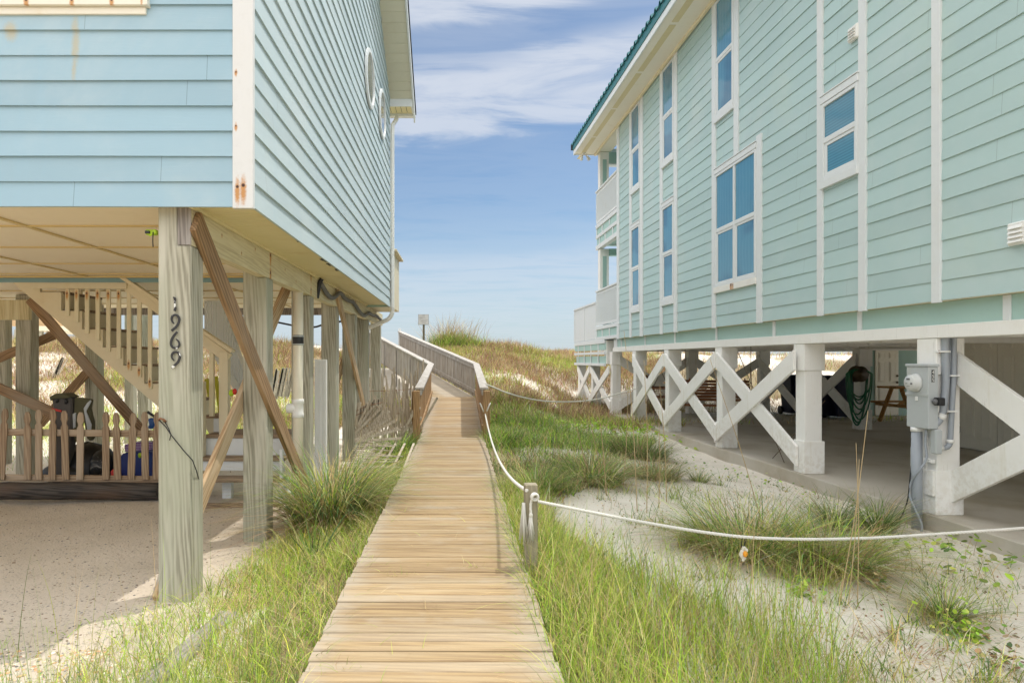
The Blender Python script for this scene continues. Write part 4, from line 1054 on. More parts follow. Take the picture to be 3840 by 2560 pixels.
xbrace(VC-.026, CU[1]+h, CU[2]+h); xbrace(VC-.020, CU[2]+h+.005, CU[3]+h); xbrace(VC-.026, CU[3]+h+.005, CU[4]+h)
xbrace(VC+CW-.03, 4.68+CW+.004, CU[0]-.004, w=.355, z0=.34, z1=1.67)
xbrace(VC-.026, CU[5]+h, 24.2+h, z1=1.42, w=.26); xbrace(VC-.020, 24.2+h+.005, 26.5+h, z1=1.42, w=.26)
xbrace(10.27, 16.4, 18.85); xbrace(10.27, 19.0, 21.6)
xbrace(15.37, 12.9, 15.9); xbrace(15.37, 15.9, 18.7); xbrace(15.37, 18.8, 21.6)
xbrace(21.45, 5.7, 8.0, axis='v'); xbrace(21.6, 8.1, 10.4, axis='v')
# carport slab, ceiling, beams, storage rooms with their doors
g = G(); g.box((VC-.05, 1.2, -.6), (16.5, 22.0, SLAB)); o = g.build('concrete_slab', M['concrete'], None, HR, .01); tag(o, 'stained concrete carport slab under the mint house', kind='structure')
hb('carport_ceiling', (VC+.1, UN, 2.24), (16, UE+.4, 2.27), M['soffit_r'], bevel=0)
for u in CU[:1]+[10.2, 12.95, 16.4, 18.8, 21.4]: hb('beam', (VC+.28, u, 2.0), (16, u+.2, 2.239), M['white_r'])
for v in (10.3, 15.4): hb('beam', (v, UN, 2.003), (v+.25, UE, 2.235), M['white_r'])
g = G(); g.box((10.2, 3.0, SLAB+.003), (15.9, 13.05, 2.236)); g.build('storage_wall', M['door'], RH, HR)
def panel_door(name, c, wd, ht, axis, sgn, par):
    # six raised panels; c = lower corner in house frame, door runs along +axis
    def pt(a, b, t): return (c[0]-t, c[1]+a, c[2]+b) if axis == 'u' else (c[0]+a, c[1]-t, c[2]+b)
    g = G(); g.prism([(0, 0), (wd, 0), (wd, ht), (0, ht)], pt, .002, .045); d = g.build(name, M['door'], par, HR, .004)
    g = G()
    for k in range(2):
        a0 = wd*(.12+.46*k); a1 = a0+wd*.30
        for b0, b1 in ((.10, .44), (.50, .82), (.86, .96)):
            g.prism([(a0, b0*ht), (a1, b0*ht), (a1, b1*ht), (a0, b1*ht)], pt, .04, .056)
            q = .035; g.prism([(a0+q, b0*ht+q), (a1-q, b0*ht+q), (a1-q, b1*ht-q), (a0+q, b1*ht-q)], pt, .055, .068)
    g.build('panel', M['door'], d, HR, .012); return d
d = panel_door('storage_door', (10.2, 12.08, SLAB+.02), .88, 2.19, 'u', 1, RH)
g = G()
for z in (.3, 1.2, 2.0): g.box((10.14, 12.965, SLAB+z), (10.199, 12.985, SLAB+z+.12))
g.build('hinge', M['brownmetal'], d, HR)
panel_door('storage_door', (10.2, 11.19, SLAB+.02), .88, 2.19, 'u', 1, RH)
hb('storage_wall', (13.1, 20.4, SLAB), (18, 20.5, 2.236), M['mint_dark'])
g = G(); lap_rows(g, (14.1, 20.4), (16.0, 20.4), SLAB, 2.2, .20, (0, -1), .015); g.build('storage_siding', M['mint_dark'], RH, HR)
d = panel_door('storage_door', (13.3, 20.395, SLAB+.02), .72, 2.0, 'v', 1, RH)
g = G(); [g.blob((13.95, 20.31, z), (.035, .04, .035), 6, 1, .02) for z in (1.05, 1.25)]; g.build('knob', M['brownmetal'], d, HR)
lf = HP(0, 0, 0)
g = G(); p = P(3306, 1284, 13.2); q = HR.inverted() @ p
g.box((q.x-.26, q.y-.08, q.z-.05), (q.x+.26, q.y+.08, q.z+.06)); g.box((q.x-.12, q.y-.05, q.z+.06), (q.x+.12, q.y+.05, 2.239)); g.build('ceiling_light', M['white_pl'], RH, HR, .02)
# steel tie rods
for a, b in (((2795, 1240), (2350, 1400)),): pass
beam('tie_rod', HP(5.9, CU[2]+.3, 2.0), HP(5.75, CU[2]-1.9, SLAB), .012, .012, (1, 0, 0), M['brownmetal'], RH, .002)
beam('tie_rod', HP(6.1, CU[1]+.5, 1.1), HP(5.8, CU[1]+1.6, SLAB), .012, .012, (1, 0, 0), M['brownmetal'], RH, .002)

# ---------------------------------------------------------------- electric meter and conduits on the near column
EM = thing('electric_meter', 'grey electric meter box with round dial on the near white column', 'meter', tuple(HP(5.4, 7.4, 1)), TH)
v0, v1, u0, u1, zb, zt = 5.335, 5.448, 7.265, 7.61, .99, 1.70
hb('enclosure', (v0, u0, zb), (v1, u1, zt-.03), M['meter'], EM, .005)
hb('hood', (v0-.012, u0-.012, zt-.029), (v1+.01, u1+.01, zt), M['meter'], EM, .005)
hb('cover_lip', (v0-.008, u0-.002, zb+.355), (v0-.0005, u1+.012, zb+.385), M['meter'], EM, .002)
ud, zd = 7.45, 1.49
g = G(); g.lathe((v0, ud, zd), [(.102, -.001), (.102, -.02), (.09, -.03), (.088, -.075), (.08, -.088)], 'X', 28); dl = g.build('dial', paint('grey_white_dial', (.60, .61, .60), None, .3, .3, bstr=.02), EM, HR)
g = G(); g.box((v0-.091, ud-.02, zd+.03), (v0-.0885, ud+.035, zd+.05)); g.box((v0-.091, ud-.06, zd-.02), (v0-.0885, ud-.03, zd)); g.box((v0-.091, ud+.02, zd-.012), (v0-.0885, ud+.05, zd-.006)); g.box((v0-.091, ud-.02, zd-.04), (v0-.0885, ud+.03, zd-.036)); g.build('display', M['hose_grey'], dl, HR)
g = G(); g.box((v0-.018, ud-.03, zb+.30), (v0-.001, ud+.0, zb+.35)); g.build('seal_tag', M['white_pl'], EM, HR, .003)
st_ = hb('number_plate', (5.372, u0-.004, 1.50), (5.402, u0-.0006, 1.635), M['black'], EM, 0)
for k, ch in enumerate('455'):
    cu = bpy.data.curves.new('digit', 'FONT'); cu.body = ch; cu.size = .052; cu.extrude = .0006; cu.align_x = 'CENTER'
    cu.materials.append(M['white_pl']); tmp = bpy.data.objects.new('digit_curve', cu); C.objects.link(tmp)
    bpy.context.view_layer.update(); me = bpy.data.meshes.new_from_object(tmp.evaluated_get(bpy.context.evaluated_depsgraph_get()))
    bpy.data.objects.remove(tmp); o = bpy.data.objects.new('digit', me)
    place(o, st_, HR @ Matrix.Translation((5.387, u0-.0055, 1.592-.043*k)) @ Matrix.Rotation(math.radians(90), 4, 'X'))
hb('breaker', (5.39, u0-.10, 1.25), (5.455, u0-.001, 1.335), M['black'], EM, .008)
g = G(); g.lathe((5.385, u0-.055, 1.292), [(.028, -.03), (.03, 0)], 'X', 12); g.build('knob', M['hose_grey'], EM, HR)
uc = CU[0]-.05
def HV(x, y, v): u = RU(x, v); return (v, u, RZ(x, y, v))
def hp2(x, y, u):
    # point on the plane u = const seen at image (x, y)
    r = (x-VX)/F; v = u*(r*cT+sT)/(cT-r*sT); return (v, u, CZ-(y-VY)*(v*sT+u*cT)/F)
ua = CU[0]-.055
g = G(); g.tube(resamp([hp2(3545, 1250, ua), hp2(3545, 1340, ua), hp2(3546, 1440, ua), hp2(3541, 1500, ua), hp2(3533, 1548, ua), hp2(3524, 1570, ua), hp2(3510, 1588, ua), hp2(3494, 1594, ua+.01)], 40), .038, 14); o = g.build('conduit', M['conduit'], EM, HR)
g = G(); a, b = Vector(hp2(3527, 1572, ua)), Vector(hp2(3534, 1552, ua)); g.tube([a, b], .046, 14); g.build('collar', M['white_pl'], o, HR)
g = G(); g.tube(resamp([hp2(3577, 1250, ua), hp2(3576, 1400, ua), hp2(3568, 1560, ua), hp2(3564, 1640, ua), hp2(3562, 1662, ua), hp2(3552, 1676, ua), hp2(3538, 1679, ua), hp2(3505, 1679, ua)], 40), .028, 12); o = g.build('conduit', M['conduit'], EM, HR)
g = G(); g.tube([hp2(3563, 1647, ua), hp2(3563, 1660, ua)], .037, 14); g.tube([hp2(3506, 1679, ua), hp2(3534, 1679, ua)], .034, 14); g.build('collar', M['white_pl'], o, HR)
g = G(); g.tube([hp2(3563, 1250, ua+.02), hp2(3563, 1345, ua+.02), hp2(3559, 1420, ua+.02)], .014, 8); g.build('conduit', M['conduit'], EM, HR)
g = G()
for (x, y) in ((3540, 1318), (3578, 1408), (3570, 1541)):
    p = hp2(x, y, ua); g.box((p[0]-.075, p[1]-.042, p[2]-.008), (p[0]+.045, p[1]+.05, p[2]+.008))
g.build('strap', M['white_pl'], EM, HR)
g = G()
for (x, y) in ((3522, 1318), (3548, 1541)): g.blob(hp2(x, y, ua), (.014, .014, .014), 6, 1)
g.build('bolt', M['rustmetal'], EM, HR)
hb('junction_box', (5.40, u0-.03, .72), (5.475, u0+.06, .985), M['meter'], EM, .01)
g = G(); g.tube(resamp([hp2(3516, 1520, ua-.01), hp2(3514, 1540, ua-.01), hp2(3506, 1552, ua-.01), hp2(3497, 1558, ua-.01)], 16), .018, 10); g.build('conduit', M['white_pl'], EM, HR)
vR = 5.385
g = G(); a = HV(3438, 1612, vR); zg = -.3; g.tube([(vR, a[1], zb), (vR, a[1], zg)], .055, 18); o = g.build('riser', M['conduit'], EM, HR)
g = G(); g.tube([(vR, a[1], zb-.001), (vR, a[1], zb-.05)], .062, 18); g.build('collar', M['white_pl'], o, HR)
hb('back_board', (VC-.02, CU[0]+.14, -.3), (VC+.0, CU[0]+CW+.06, zb), M['white_r'], EM)
hb('post_block', (VC-.05, CU[0]-.006, .24), (VC-.021, CU[0]+.13, .52), M['white_r'], EM)
g = G(); g.tube(resamp([HV(3474, 1612, vR), HV(3470, 1660, vR), HV(3474, 1718, vR), HV(3446, 1765, vR-.06), HV(3420, 1800, vR-.07), HV(3410, 1850, vR-.07), HV(3430, 1905, vR-.06), HV(3455, 1960, vR-.05), HV(3456, 1990, vR-.05), HV(3440, 2035, vR-.1)], 60), .012, 8); g.build('cable', M['conduit'], EM, HR)
g = G(); g.tube(resamp([HV(3418, 1745, vR), HV(3413, 1790, vR-.07), HV(3404, 1870, vR-.08), HV(3385, 1925, vR-.10), HV(3357, 1972, vR-.15)], 30), .007, 6); g.build('cable', M['black'], EM, HR)
a = HV(3484, 1726, 5.44); hb('cable_clip', (5.42, a[1]-.06, a[2]-.02), (5.47, a[1]+.07, a[2]+.02), M['white_pl'], EM)
hb('outlet_box', (VC-.03, CU[0]+CW+.065, .42), (VC+.05, CU[0]+CW+.12, .74), M['meter'], EM, .006)

# ---------------------------------------------------------------- hose, table, swings, bins in the carport
HO = thing('garden_hose', 'green garden hose coiled on a wall holder of an inner white column', 'hose', tuple(HP(10.45, 16.2, .8)), TH)
uh = 16.35; c = HR.inverted() @ P(3256, 1400, 16.2)
g = G(); g.lathe((c.x, uh, c.z-.02), [(.19, -.22), (.12, -.20), (.12, -.04), (.20, -.02), (.20, 0)], 'Y', 20); g.build('holder', M['brownmetal'], HO, HR)
g = G(); rr = random.Random(3)
for k in range(8):
    w = .27+rr.uniform(-.07, .04); dpt = [1.25, 1.18, .98, .72, .62, .55, 1.10, .85][k]; y = uh-.05-.022*k; ox = rr.uniform(-.03, .03)
    pts = []
    for i in range(37):
        t = 2*math.pi*i/36; s = math.sin(t); cc = math.cos(t)
        zz = .12*cc if cc > 0 else dpt*cc
        wdt = w*(1.0 if cc < 0 else .62+.38*(1-cc)); pts.append((c.x+ox+wdt*s, y+.01*math.sin(3*t+k), c.z-.02+zz))
    g.tube(pts, .017, 7, cap=False)
g.build('coil', M['hosegreen'], HO, HR)
PT = thing('picnic_table', 'orange brown wooden picnic table in the carport beside the hose column', 'table', (12.2, 18.2, .03))
cx, cy = 12.3, 18.2; T = Matrix.Identity(4)
g = G()
for k in range(5): g.box((cx-1.0, cy-.40+.165*k, .98), (cx+1.0, cy-.25+.165*k, 1.03))
g.build('tabletop', M['table'], PT, bevel=.004)
for s in (-1, 1):
    g = G()
    for k in range(2): g.box((cx-1.0, cy+s*(.72+.16*k)-.07, .56), (cx+1.0, cy+s*(.72+.16*k)+.07, .60))
    g.build('bench', M['table'], PT, bevel=.004)
    for e in (-1, 1):
        beam('leg', (cx+e*.72, cy+s*.2, .98), (cx+e*.72, cy+s*.75, .03), .12, .05, (1, 0, 0), M['table'], PT)
for e in (-1, 1):
    bx('cross_bar', (cx+e*.76-.02, cy-.85, .48), (cx+e*.76+.02, cy+.85, .56), M['table'], PT)
    beam('cross_bar', (cx+e*.1, cy, .93), (cx+e*.7, cy, .50), .09, .04, (0, 1, 0), M['table'], PT)
def swing(name, label, v, u, w, rot=0.0):
    t = thing(name, label, 'porch swing', tuple(HP(v, u, .7)), TH+rot, group=None)
    MM = Matrix.Translation(HP(v, u, .62)) @ Matrix.Rotation(TH+rot, 4, 'Z')
    g = G()
    for k in range(7): g.box((-w/2, -.22+.08*k, 0), (w/2, -.15+.08*k, .025))
    g.build('seat', M['swing'], t, MM, .003)
    g = G()
    for k in range(7): g.box((-w/2, .36+.02*k, .10+.075*k), (w/2, .385+.02*k, .165+.075*k))
    for x in (-w/2+.1, 0, w/2-.1): g.bar((x, .37, 0), (x, .53, .66), .05, .03, (1, 0, 0))
    g.build('backrest', M['swing'], t, MM, .003)
    for s in (-1, 1):
        g = G(); g.box((s*w/2-.03, -.25, .26), (s*w/2+.03, .42, .30)); g.box((s*w/2-.025, -.24, 0), (s*w/2+.025, -.18, .26)); g.build('armrest', M['swing'], t, MM, .004)
        g = G()
        for yy in (-.2, .4): g.tube([(s*w/2, yy, .3), (s*w/2, .1, 1.0)], .008, 5)
        g.tube([(s*w/2, .1, 1.0), (s*w/2, .1, 1.62)], .008, 5); g.build('chain', M['brownmetal'], t, MM)
    return t
swing('porch_swing', 'brown slatted porch swing hanging behind the third braced column', 6.75, 16.3, 1.5, -.35)
swing('porch_swing', 'farther brown slatted porch swing glimpsed near the sea end of the carport', 6.75, 20.2, 1.1, 1.1)
def bin_(label, x, Y, sc=1.0):
    p = P(x, 1560, Y); t = thing('wheelie_bin', label, 'bin', (p.x, Y, SLAB), .1, None)
    MM = Matrix.Translation((p.x, Y, SLAB)) @ Matrix.Scale(sc, 4)
    g = G(); g.add([(-.26,-.28,.06),(.26,-.28,.06),(.26,.28,.06),(-.26,.28,.06),(-.33,-.38,1.08),(.33,-.38,1.08),(.33,.36,1.08),(-.33,.36,1.08)], [(0,3,2,1),(4,5,6,7),(0,1,5,4),(1,2,6,5),(2,3,7,6),(3,0,4,7)]); g.build('body', M['navy'], t, MM, .02)
    g = G(); g.box((-.35, -.40, 1.085), (.35, .40, 1.13)); g.build('lid', M['navy'], t, MM, .015)
    for s in (-1, 1): g = G(); g.lathe((s*.3, .3, .12), [(.12, -.03), (.12, .03)], 'X', 16); g.build('wheel', M['black'], t, MM)
bin_('dark navy wheelie bin behind the inner X brace, beside the hose', 3155, 20.0, 1.1); bin_('dark navy wheelie bin standing left of the inner X brace', 3085, 20.3, 1.1); bin_('dark navy wheelie bin half hidden by the second braced column', 2985, 21.2, 1.1)

# ================================================================ boardwalk
BW = thing('boardwalk', 'tan plank boardwalk running between the houses and up over the dune', 'boardwalk', (-.14, 6, .1))
HWD = .61
ZD = .264
def zwalk(Y): return ZD if Y < 13.4 else ZD+(Y-13.4)*.0765
rr = random.Random(11); g = G(); y = .9
while y < 19.0:
    pitch = .118; t = .032; wv = .1045
    xc = float(walk_c(y)); e0, e1 = rr.uniform(-.008, .010), rr.uniform(-.008, .010)
    z = zwalk(y); tz = rr.uniform(-.003, .003); sk = rr.uniform(-.003, .003); w = wv+rr.uniform(-.003, .002); dz = (zwalk(y+w)-z)
    x0, x1 = xc-HWD-e0, xc+HWD+e1; tl = rr.uniform(-.002, .002)
    vs = []
    b = .005
    for (yy, zz) in ((y+b, z), (y+w-b, z+dz), (y+w, z+dz-b), (y+w, z+dz-t), (y, z-t), (y, z-b)):
        vs.append((x0, yy+sk, zz+tz-tl)); vs.append((x1, yy-sk, zz+tz+tl))
    n = 6; fs_ = [(2*i, 2*i+1, 2*((i+1) % n)+1, 2*((i+1) % n)) for i in range(n)]+[tuple(2*i for i in range(n)), tuple(2*i+1 for i in range(n))[::-1]]
    g.add(vs, fs_); y += pitch
g.build('deck', M['deck'], BW)
d2 = Vector((-2.97, 9.0, 1.28)); L2 = Vector((d2.x, d2.y)).length; ang = math.atan2(-d2.x, d2.y)
PLx, PLy, ZT2 = -.235-HWD, 19.02, zwalk(19.0)
MT = Matrix.Translation((PLx, PLy, ZT2)) @ Matrix.Rotation(ang, 4, 'Z')
g = G(); y = 0
while y < L2:
    w = .109+rr.uniform(-.003, .002); z = y*d2.z/L2+rr.uniform(-.003, .003); dz = w*d2.z/L2
    x0, x1 = -rr.uniform(0, .02), 2*HWD+rr.uniform(0, .02)
    vs = [(x0, y, z-.032), (x1, y, z-.032), (x1, y+w, z+dz-.032), (x0, y+w, z+dz-.032), (x0, y, z), (x1, y, z), (x1, y+w, z+dz), (x0, y+w, z+dz)]
    g.add(vs, [(0,3,2,1),(4,5,6,7),(0,1,5,4),(1,2,6,5),(2,3,7,6),(3,0,4,7)]); y += .118
for k in range(3):                                   # tapered boards filling the turn
    f0, f1 = k/3, (k+1)/3; aa = -ang
    q = lambda f: (2*HWD*math.cos(aa*(1-f)), 2*HWD*math.sin(aa*(1-f)))
    a, b = q(f0), q(f1-.03)
    vs = [(0, 0, -.04), (a[0], a[1], -.04), (b[0], b[1], -.04), (0, 0, -.006), (a[0], a[1], -.006), (b[0], b[1], -.006)]
    g.add(vs, [(0, 2, 1), (3, 4, 5), (0, 1, 4, 3), (1, 2, 5, 4), (2, 0, 3, 5)])
g.build('deck', M['deck'], BW, MT)
g = G()
for s in (-1, 1):
    xa, xb = float(walk_c(.9))+s*.52, float(walk_c(13.4))+s*.52
    g.bar((xa, .9, ZD-.105), (xb, 13.4, ZD-.105), .04, .13); g.bar((xb, 13.4, ZD-.105), (float(walk_c(19))+s*.52, 19, zwalk(19)-.105), .04, .13)
for yy in np.arange(1.4, 19, 1.8):
    for s in (-1, 1): x = float(walk_c(yy))+s*.47; g.box((x-.04, yy, -.3), (x+.04, yy+.09, zwalk(yy)-.05))
g.build('joist', M['rail_grey'], BW)
def rail(p0, p1, m_sl, m_cap, side, skip_start=False, posts=True, new=False):
    # solid slatted railing from p0 to p1 (deck level); side: unit vector towards the walk
    p0 = Vector(p0); p1 = Vector(p1); d = p1-p0; L = Vector((d.x, d.y)).length; a = math.atan2(-d.x, d.y); sl = d.z/L
    T = Matrix.Translation(p0) @ Matrix.Rotation(a, 4, 'Z'); s = side
    cap = G(); c = [(-.085, .90), (.085, .90), (.085, .94), (-.085, .94)]
    cap.add([(x, yy, z+yy*sl) for yy in (-.02, L+.0) for x, z in c], [(0,3,2,1),(4,5,6,7),(0,1,5,4),(1,2,6,5),(2,3,7,6),(3,0,4,7)])
    cap.build('cap_rail', m_cap, BW, T, .004)
    for (za, zb) in ((.79, .897), (.10, .20)):
        q = G(); xo = s*.012; q.add([(xo+x, yy, z+yy*sl) for yy in (0, L) for x, z in ((0, za), (s*.032, za), (s*.032, zb), (0, zb))], [(0,3,2,1),(4,5,6,7),(0,1,5,4),(1,2,6,5),(2,3,7,6),(3,0,4,7)])
        if za > .5: q.build('side_rail', m_cap, BW, T)
        else: q.build('side_rail', m_sl, BW, T)
    q = G(); yy = .09; r2 = random.Random(int(L*100)+s)
    while yy < L-.05:
        w = .088; jt = r2.uniform(-.004, .004); zz = yy*sl
        q.box((-.012, yy, .02+zz+r2.uniform(-.03, .01)), (.010, yy+w, .885+zz+w*.0)); yy += w+.016+r2.uniform(0, .008)
    q.build('slat_panel', m_sl, BW, T)
    if posts:
        n = max(1, int(round(L/1.9)))
        for k in range(n+1):
            yy = min(max(L*k/n, .0), L-.1); zz = yy*sl
            if k == n: continue
            g = G(); g.box((-s*.10-.045, yy, -.35+zz), (-s*.10+.045+(.0), yy+.09, .86+zz) if False else (-s*.013-s*.09, yy, .86+zz)); pst = g.build('post', m_cap if not new else m_sl, BW, T, .004)
xL = lambda Y: float(walk_c(Y))-HWD-.02
xR = lambda Y: float(walk_c(Y))+HWD+.02
rail((xL(13.3), 13.3, zwalk(13.4)), (xL(19), 18.98, zwalk(19)), M['rail_brown'], M['cap_grey'], 1, new=True)
rail((xR(13.3), 13.3, zwalk(13.4)), (xR(19), 19.1, zwalk(19)), M['rail_brown'], M['cap_grey'], -1, new=True)
eL = Vector((xL(19), 19.0, zwalk(19))); eR = Vector((xR(19), 19.12, zwalk(19)))
rail(eL, eL+d2, M['rail_grey'], M['cap_grey'], 1); rail(eR, eR+d2*1.0, M['rail_grey'], M['cap_grey'], -1)
for x in (xL(13.3)-.05, xR(13.3)+.05):
    g = G(); g.box((-.065, -.06, 0), (.065, .06, 1.33)); g.build('post', M['rail_brown'], BW, Matrix.Translation((x, 13.25, zwalk(13.3)-.45)), .012)
p = eR+d2; g = G(); g.box((-.05, -.05, 0), (.05, .05, 1.15)); g.build('post', M['white'], BW, Matrix.Translation((p.x, p.y+.02, p.z-.1)), .005)

# ---------------------------------------------------------------- rope barrier
def rope_strands(name, pts, r, label, cat='rope', n=None, parent=None):
    L = sum((Vector(b)-Vector(a)).length for a, b in zip(pts, pts[1:])); n = n or max(30, int(L/.016)); rs = resamp(pts, n); g = G()
    for s in range(3):
        q = []
        for i, p in enumerate(rs):
            t = (rs[min(i+1, n-1)]-rs[max(i-1, 0)]).normalized(); x = Vector((0, 0, 1)).cross(t)
            x = x.normalized() if x.length > .01 else Vector((1, 0, 0)); y = t.cross(x); a = i*L/n/.085*2*math.pi+s*2.094
            q.append(p+(x*math.cos(a)+y*math.sin(a))*r*.52)
        g.tube(q, r*.56, 6)
    o = g.build(name, M['rope'], parent)
    if parent is None: tag(o, label, cat)
    return o
A = P(1819, 1548, 13.3); B = P(1975, 1838, 4.88); pts = []
for i in range(15):
    t = i/14; p = A.lerp(B, t); p.z -= 4*.27*t*(1-t); pts.append(p)
RP = thing('rope_post', 'short weathered wooden post beside the boardwalk holding a knotted white rope', 'post', (.49, 4.93, .1))
g = G(); zg = float(gz(.5, 4.9))-.3; g.box((-.047, 0, 0), (.047, .095, .853-zg)); g.build('post', wood('rope_post_wood', (.33, .27, .18), (.20, .16, .10), (.42, .36, .26), 'Z', tint=(.28, .27, .19)), RP, Matrix.Translation((.495, 4.885, zg)), .006)
rope_strands('rope', pts, .014, 'white rope sagging from the boardwalk railing down to the short rope post')
b2 = [(2018, 1884, 4.93)]
pts = [Vector((.54, 4.93, .726))]
for (X, Y, z) in ((1.314, 5.04, .553), (2.0, 5.17, .42), (2.51, 5.28, .362), (3.05, 5.39, .335), (3.58, 5.5, .328), (4.71, 5.72, .338), (5.06, 5.79, .35)): pts.append(Vector((X, Y, z)))
rope_strands('rope', pts, .0125, 'long white twisted rope strung across the sand from the rope post past the meter column')
g = G(); g.box((-.05, 0, 0), (.05, .1, .95)); g.build('rope_post', M['post'], None, Matrix.Translation((5.11, 5.75, -.4)), .006)
o = bpy.data.objects['rope_post.001']; tag(o, 'far wooden post that takes the loose end of the long rope', 'post')
g = G(); rk_ = random.Random(2)
for k in range(6):
    q = []; ax = Vector((rk_.uniform(-1, 1), rk_.uniform(-.4, .4), rk_.uniform(-1, 1))).normalized(); bxv = ax.cross(Vector((0, 1, .3))).normalized()
    for i in range(17):
        a = 2*math.pi*i/16; q.append(Vector((.515, 4.855, .775))+(ax*math.cos(a)+bxv*math.sin(a))*.024+Vector((0, -.006*k, 0)))
    g.tube(q, .009, 6)
g.build('knot', M['rope'], RP)
rope_strands('tail', [(.50, 4.85, .77), (.487, 4.85, .72), (.488, 4.852, .655)], .010, '', parent=RP, n=16)
g = G(); g.blob((.488, 4.85, .645), (.014, .014, .018), 7, 4, .1); g.build('knot', M['rope'], RP)
g = G()
for (x, y, z, n_, L) in ((.488, 4.852, .64, 40, .19), (.437, 4.86, .73, 46, .30)):
    for k in range(n_):
        a = rk_.uniform(0, 6.28); r = rk_.uniform(0, .010); e = rk_.uniform(.6, 1)*L; s = rk_.uniform(.01, .034)
        g.tube([(x+r*math.cos(a), y+r*math.sin(a), z), (x+s*.6*math.cos(a), y+s*.5*math.sin(a), z-e*.5), (x+s*math.cos(a+.3), y+s*.6*math.sin(a), z-e)], .0022, 4)
g.build('frayed_end', M['rope'], RP)
g = G(); a = A+Vector((0, 0, -.04))
for s in (-1, 1): g.tube([a+Vector((0, -.05, 0)), P(1819+s*17, 1515, 13.12), P(1819+s*19, 1512, 13.3)], .016, 6)
g.blob(a+Vector((0, -.04, 0)), (.04, .03, .045), 8, 3, .1); g.build('rope_loop', M['rope'], BW)
pts = [P(1822, 1440, 13.4), P(1860, 1456, 13.8), P(1900, 1472, 14.2), P(1965, 1490, 14.9), P(2033, 1502, 15.5), P(2110, 1506, 16.2), P(2184, 1503, 16.8), P(2260, 1492, 17.4), P(2330, 1472, 17.9), P(2390, 1455, 18.3)]
g = G(); g.tube(resamp(pts, 60), .016, 6); tag(g.build('rope', M['rope']), 'thin pale far rope hanging between the boardwalk railing and the mint house', 'rope')
OR = thing('shell_ornament', 'shell and orange bead charm hanging from the long rope on a black loop', 'ornament', P(2788, 2060, 5.25))
o_ = lambda x, y: P(x, y, 5.235)
g = G(); g.tube(resamp([o_(2782, 2052), o_(2780, 2032), o_(2786, 2010), o_(2792, 2011), o_(2793, 2032), o_(2789, 2050)], 24), .0045, 6); g.build('cord', M['black'], OR)
g = G()
for x, y, r in ((2789, 2056, .018), (2797, 2062, .016), (2784, 2070, .022), (2782, 2080, .022), (2790, 2088, .018), (2786, 2098, .012)): g.blob(o_(x, y), (r, r*.7, r*1.1), 7, x, .18)
g.build('shell', M['shell'], OR)
g = G(); g.blob(P(2795, 2076, 5.215), (.018, .012, .024), 8, 5, .08); g.build('bead', M['orange'], OR)

# ---------------------------------------------------------------- old slat fence left of the walk
SF = thing('sand_fence', 'old grey slat sand fence half collapsed against the house posts left of the boardwalk', 'fence', (-1.5, 14, 0))
rr = random.Random(21); g = G()
for row, (xa, ya, xb, yb_, n, h) in enumerate(((-1.9, 14.5, -.98, 16.2, 21, 1.42), (-2.3, 16.0, -1.05, 18.6, 22, 1.65), (-1.75, 13.6, -1.02, 14.6, 11, 1.2))):
    for k in range(n):
        t = k/(n-1); x = xa+(xb-xa)*t+rr.uniform(-.03, .03); y = ya+(yb_-ya)*t; z = float(gz(x, y))-.05; l = rr.gauss(-.12+.12*t, .09)
        g.bar((x, y, z), (x+l, y+rr.uniform(-.1, .1), z+h*rr.uniform(.75, 1.05)), .038, .010, (0, 1, 0))
for k in range(9):
    x = -1.75+.09*k+rr.uniform(-.03, .03); y = 13.3; z = float(gz(x, y)); g.bar((x, y, z), (x+rr.uniform(.1, .55), y-.1, z+rr.uniform(.5, .95)), .045, .012, (0, 1, 0))
g.build('standing_slats', M['slat'], SF)
g = G()
for k in range(24):                                  # the roll that has slumped over, fanning from upright to flat
    t = k/23; Y = 12.2-1.3*t; a = math.radians(86-78*t+rr.uniform(-4, 4)); p = P(1334-4*t+rr.uniform(-3, 3)+34*(1-t)*(k % 3), 1592+62*t, Y); L = .40+.35*t
    g.bar(p, p+Vector((math.cos(a)*L, rr.uniform(-.05, .05), math.sin(a)*L)), .036, .010, (0, 1, 0))
for k in range(17):
    x = 1340+5.6*k; p = P(x, 1585-1.5*k, 12.1); g.bar(p, P(x+5+rr.uniform(-2, 2), 1527-2.4*k+rr.uniform(-4, 4), 12.1), .034, .010, (0, 1, 0))
g.build('slumped_slats', M['slat'], SF)
g = G()
for k in range(15):
    y = 9.25+.12*k; x0 = -1.75+.015*k+rr.uniform(-.08, .08); z = float(gz(-1.3, y))+.13+.02*k; w = .85-.03*k
    g.bar((x0+rr.uniform(-.05, .05), y, z+.05), (x0+w+rr.uniform(-.06, .06), y+.10+rr.uniform(-.09, .09), z-.02+rr.uniform(-.04, .06)), .036, .010, (0, 0, 1))
for k in range(6): g.bar((-1.62+.16*k, 9.25, .20), (-1.55+.15*k, 11.3, .36), .034, .01, (0, 0, 1))
g.build('fallen_slats', M['slat'], SF)
g = G()
for f in (.35, .75):
    g.tube([(-1.9-.1*f, 14.45, .1+1.3*f), (-1.45, 15.3, .08+1.3*f), (-.98, 16.15, .1+1.3*f)], .004, 4); g.tube([P(1336, 1570-40*f, 12), P(1380, 1550-40*f, 12), P(1434, 1530-30*f, 12)], .004, 4)
g.build('wire', M['rustmetal'], SF)

